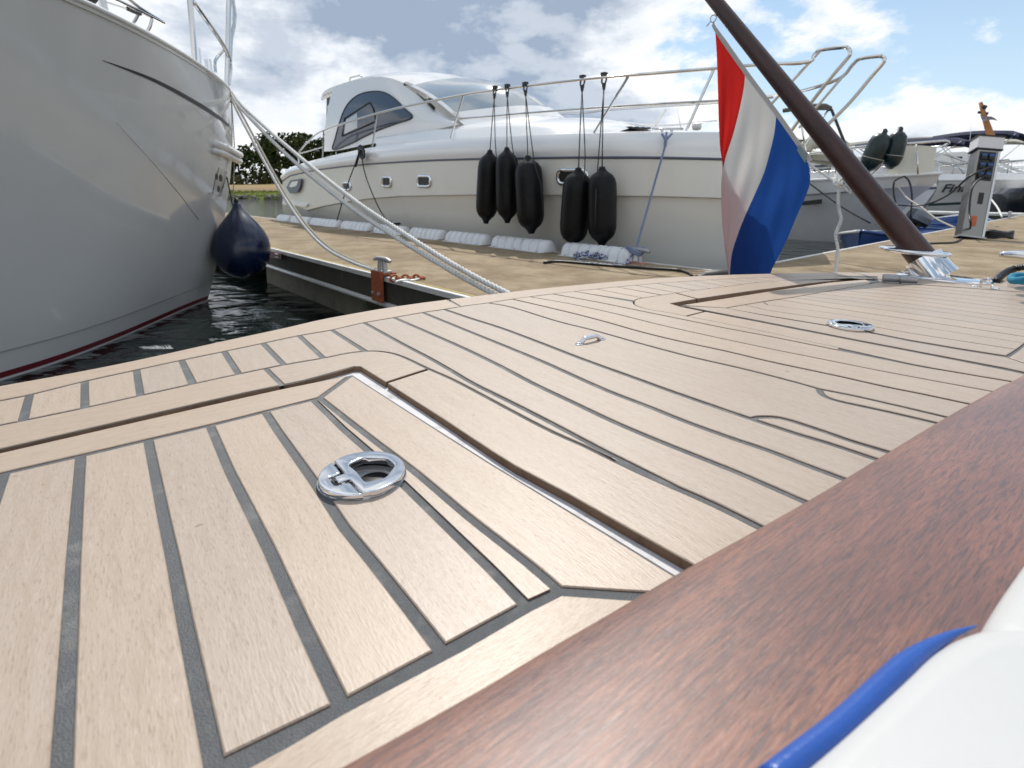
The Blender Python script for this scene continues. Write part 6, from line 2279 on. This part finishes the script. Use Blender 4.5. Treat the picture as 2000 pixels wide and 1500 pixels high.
b = B(); b.tube(catmull([s2 + pax * 0.1, s2, atdepth(1900, 365, pd_ * .97), atdepth(1893, 415, pd_ * .96), atdepth(1896, 440, pd_ * .95), onz(1888, 458, ZDOCK + 0.012), onz(1868, 472, ZDOCK + 0.012), onz(1830, 475, ZDOCK + 0.012), onz(1800, 476, ZDOCK + 0.012)], 5), 0.012, 6)
tag(b.obj('shore_cable', MT['dark'], smooth=True), 'black shore cable dropping down the pedestal front and along the decking', 'cable')
b = B()
for k in range(4):
    c = pb_ + Vector((0.42, 0.05, 0.02 + 0.02 * k))
    b.tube([c + Vector((0.17 * math.cos(a), 0.10 * math.sin(a), 0.012 * math.sin(3 * a + k))) for a in [2 * math.pi * j / 18 for j in range(18)]], 0.018, 6, closed=True)
tag(b.obj('hose_coil', MT['dark'], smooth=True), 'black hose coil lying at the foot of the pedestal', 'hose')

# ---- further boats in the next berths
def far_boat(label, m0, ebow, L, beam, free, cab, canopy, cancol, seed, hullc='white', z_can=None, screen=True, railh=0.55):
    rr = random.Random(seed)
    t = thing('berthed_boat', label, 'boat', em(ebow - L / 2, m0, ZWAT), 'boats in the next berths')
    n = 16
    rows = []
    for i in range(n + 1):
        f = i / n
        k = beam / 2 * (1 - max(0, (f - 0.45) / 0.55) ** 2.2)
        k = max(k, 0.03)
        zt = ZWAT + free * (0.86 + 0.22 * f ** 2)
        e_ = ebow - L * (1 - f)
        rows.append([em(e_ - (0.5 * f if f > .8 else 0), m0 - k * 0.75, ZWAT - 0.1), em(e_ - 0.35 * f, m0 - k * 0.88, ZWAT + free * 0.35), em(e_, m0 - k, zt - 0.12), em(e_, m0 - k * 1.02, zt - 0.10), em(e_, m0 - k * 0.97, zt), em(e_, m0, zt + 0.08 * min(1, k)), em(e_, m0 + k * 0.97, zt), em(e_, m0 + k, zt - 0.1), em(e_ - 0.35 * f, m0 + k * 0.85, ZWAT)])
    b = B(); b.grid(rows); b.f.append(list(range(9))); b.mi.append(0)
    b.obj('hull', MT[hullc], t, smooth=35)
    zt = ZWAT + free * 0.95
    # cabin: trapezoid prism with windows
    c0, c1, ch = ebow - L * cab[0], ebow - L * cab[1], cab[2]
    w = beam * 0.36
    prof = [(c0, 0), (c0 + 0.1, ch), (lerp(c0, c1, 0.55), ch * 1.03), (lerp(c0, c1, 0.8), ch * 0.45), (c1, 0.05)]
    P = [em(e_, m0 - w + 0.10 * (h / ch), zt + h) for e_, h in prof]
    b = B(); b.prism(P, M_ * (2 * w - 0.2)); b.obj('cabin', MT['white'], t)
    for k in range(3):
        f0, f1 = 0.06 + 0.17 * k, 0.20 + 0.17 * k
        q = [em(lerp(c0, c1, f), m0 - w + 0.10 * hh - 0.012, zt + ch * hh) for f, hh in ((f0, 0.45), (f1, 0.45), (f1, 0.85), (f0 + 0.01, 0.85))]
        b = B(); b.prism(q, M_ * 0.01); b.obj('window', MT['glass'], t)
    if screen:
        q = [em(lerp(c0, c1, 0.565), m0 - w + 0.16, zt + ch * 0.98), em(lerp(c0, c1, 0.785), m0 - w + 0.12, zt + ch * 0.5), em(lerp(c0, c1, 0.785), m0 + w - 0.2, zt + ch * 0.5), em(lerp(c0, c1, 0.565), m0 + w - 0.26, zt + ch * 0.98)]
        b = B(); b.prism([p + E_ * 0.03 + ZV * 0.02 for p in q], (0, 0, 0.015)); b.obj('windscreen', MT['wsglass'], t)
    if canopy:
        k0, k1, kz = ebow - L * canopy[0], ebow - L * canopy[1], canopy[2]
        rws_ = []
        for i in range(9):
            f = i / 8
            e_ = lerp(k0, k1, f)
            zc = ZWAT + kz + 0.12 * math.sin(math.pi * f) - (0.12 * (f > 0.9))
            rws_.append([em(e_, m0 - beam * 0.42, zc - 0.16), em(e_, m0 - beam * 0.36, zc), em(e_, m0, zc + 0.08), em(e_, m0 + beam * 0.36, zc), em(e_, m0 + beam * 0.42, zc - 0.16)])
        b = B(); b.grid(rws_); b.grid([[p - ZV * 0.05 for p in r] for r in rws_]); b.obj('canopy', MT[cancol], t, smooth=True)
        for e_ in (k0 + 0.1, lerp(k0, k1, 0.5), k1 - 0.1):
            b = B(); b.tube([em(e_, m0 - beam * 0.40, ZWAT + kz - 0.1), em(lerp(k0, k1, 0.5), m0 - beam * 0.42, zt)], 0.022, 6); b.obj('canopy_bow', ST, t, smooth=True)
    rl = [r[4] + ZV * railh for r in rows[6:]] + [r[6] + ZV * railh for r in rows[6:]][::-1]
    b = B(); b.tube(rl, 0.02, 6); b.obj('bow_rail', ST, t, smooth=True)
    for i in (6, 8, 10, 12, 14, 16):
        b = B(); b.tube([rows[i][4], rows[i][4] + ZV * railh], 0.016, 6); b.obj('stanchion', ST, t, smooth=True)
    b = B(); b.tube([r[3] - M_ * 0.01 for r in rows], 0.03, 6); b.obj('rub_rail', MT['rub'], t, smooth=True)
    return t
MT['navyc'] = paint('navy_canvas', (0.012, 0.018, 0.05), 0.85, var=0.2, scale=4)
MT['blackc'] = paint('black_canvas', (0.012, 0.012, 0.013), 0.8, var=0.2, scale=4)
MT['greyc'] = paint('grey_canvas', (0.30, 0.29, 0.25), 0.85, var=0.1, scale=4)
MT['creamc'] = paint('stone_canvas', (0.50, 0.48, 0.40), 0.85, var=0.1, scale=4)
far_boat('white sports boat with black canopy seen just right of the flagstaff', 16.9, -3.4, 8.6, 2.9, 1.15, (0.72, 0.30, 0.75), (0.86, 0.40, 2.25), 'blackc', 1)
far_boat('white cruiser with stone coloured canopy behind the cream bow dodger', 20.6, -7.2, 9.5, 3.1, 1.35, (0.72, 0.26, 0.8), (0.40, 0.10, 2.9), 'creamc', 2)
far_boat('white cruiser with navy canopy left of the pedestal head', 28.6, -3.6, 10, 3.3, 1.6, (0.70, 0.16, 1.0), (0.50, 0.12, 3.1), 'navyc', 3)
far_boat('white boat with navy bimini right of the pedestal head', 33.0, -3.4, 10, 3.3, 1.75, (0.72, 0.14, 1.15), (0.34, 0.04, 3.6), 'navyc', 4)
far_boat('white cruiser with grey canopy farther back along the walkway', 38, -3.2, 11, 3.4, 1.9, (0.72, 0.14, 1.3), (0.8, 0.3, 3.9), 'greyc', 5)
far_boat('white cabin boat without canopy, farthest along the walkway', 44, -3.2, 11, 3.4, 1.9, (0.72, 0.12, 1.6), None, 'greyc', 6)
far_boat('white sports boat with navy canopy showing over the cruiser foredeck', 10.6, -7.2, 8.0, 2.7, 1.2, (0.72, 0.30, 0.75), (0.55, 0.12, 2.05), 'navyc', 8)
# cream tender carried behind the flagstaff
td = thing('inflatable_tender', 'cream inflatable tender glimpsed between the flag and the flagstaff', 'boat', onm(1610, 300, 15))
b = B()
P = [onm(x, y, mm) for x, y, mm in ((1572, 292, 15), (1585, 279, 15), (1610, 277, 15), (1640, 284, 15), (1652, 300, 15.3), (1640, 312, 15.8), (1600, 308, 15.8), (1575, 303, 15.5))]
b.tube(catmull(P, 3, True), 0.17, 10, closed=True); b.obj('tube', MT['creamc'], td, smooth=True)
b = B(); b.prism([onm(x, y, 15.4) for x, y in ((1580, 300), (1640, 306), (1635, 316), (1585, 312))], M_ * 0.3); b.obj('floor', MT['creamc'], td)
# wooden mast with a tattered pennant
mr = thing('wooden_mast', 'orange-brown wooden mast stub with tattered grey pennant above the pedestal', 'mast', onm(1937, 300, 27))
b = B(); b.tube([onm(1915, 200, 27), onm(1922, 225, 27), onm(1938, 275, 27), onm(1942, 300, 27)], [0.06, 0.085, 0.13, 0.13], 10); b.obj('spar', paint('oiled_pine', (0.36, 0.14, 0.04), 0.5, var=0.25, scale=3), mr, smooth=True)
b = B(); b.tube([onm(1910, 219, 27), onm(1930, 222, 27)], 0.05, 6); b.tube([onm(1919, 209, 27), onm(1926, 211, 27)], 0.09, 6); b.obj('fittings', MT['dark'], mr)
b = B()
rn = random.Random(9)
up_ = [(1914, 224), (1925, 228), (1935, 227), (1942, 230), (1948, 235)]
lo_ = [(1917, 233), (1922, 238), (1933, 234), (1940, 234), (1949, 236)]
b.grid([[onm(x, y, 26.8) for x, y in up_], [onm((x + x2) / 2, (y + y2) / 2, 26.7) for (x, y), (x2, y2) in zip(up_, lo_)], [onm(x, y, 26.8) for x, y in lo_]]); b.obj('pennant', cloth('grey_pennant', (0.30, 0.27, 0.30), 0.4), mr)
for (x0, y0, x1, y1, mm, lab) in ((1897, 240, 1890, 330, 30, 'thin white whip aerial left of the wooden mast'), (1322, 211, 1330, 250, 20, 'thin whip aerial above the cruiser foredeck')):
    b = B(); b.tube([onm(x0, y0, mm), onm(x1, y1, mm)], [0.006, 0.018], 6); tag(b.obj('aerial', MT['white'], smooth=True), lab, 'aerial')
# radar dome on a mast bracket seen over the cruiser
b = B(); rc = onm(1361, 246, 14)
b.lathe([(0.02, -0.12), (0.11, -0.10), (0.13, 0.0), (0.12, 0.07), (0.05, 0.12), (0.01, 0.13)], rc, seg=16); b.tube([rc - ZV * 0.12, rc - ZV * 0.9], 0.04, 8)
tag(b.obj('radar_dome', MT['white'], smooth=True), 'small white radar dome standing above the cruiser foredeck left of the flag', 'radar')

far_boat('white cruiser with cream canopy, last but one along the walkway', 50, -3.2, 11, 3.5, 2.0, (0.72, 0.12, 1.5), (0.6, 0.2, 4.4), 'creamc', 7)
# red berth plate on the jetty fascia beside the ball fender
rp = thing('berth_plate', 'small dark red plate with pale square mark on the jetty fascia beside the blue fender', 'plate', onm(538, 500, MN - 0.02))
b = B(); b.prism([onm(x, y, MN - 0.024) for x, y in ((527, 490.5), (549, 495.5), (548.5, 507), (527, 502.5))], M_ * 0.01); b.obj('panel', paint('berth_red', (0.16, 0.012, 0.018), 0.5), rp)
b = B(); b.tube([onm(x, y, MN - 0.027) for x, y in ((537, 495.5), (543.5, 497), (543.5, 503), (537, 501.5))], 0.006, 5, closed=True); b.obj('mark', MT['alu'], rp)
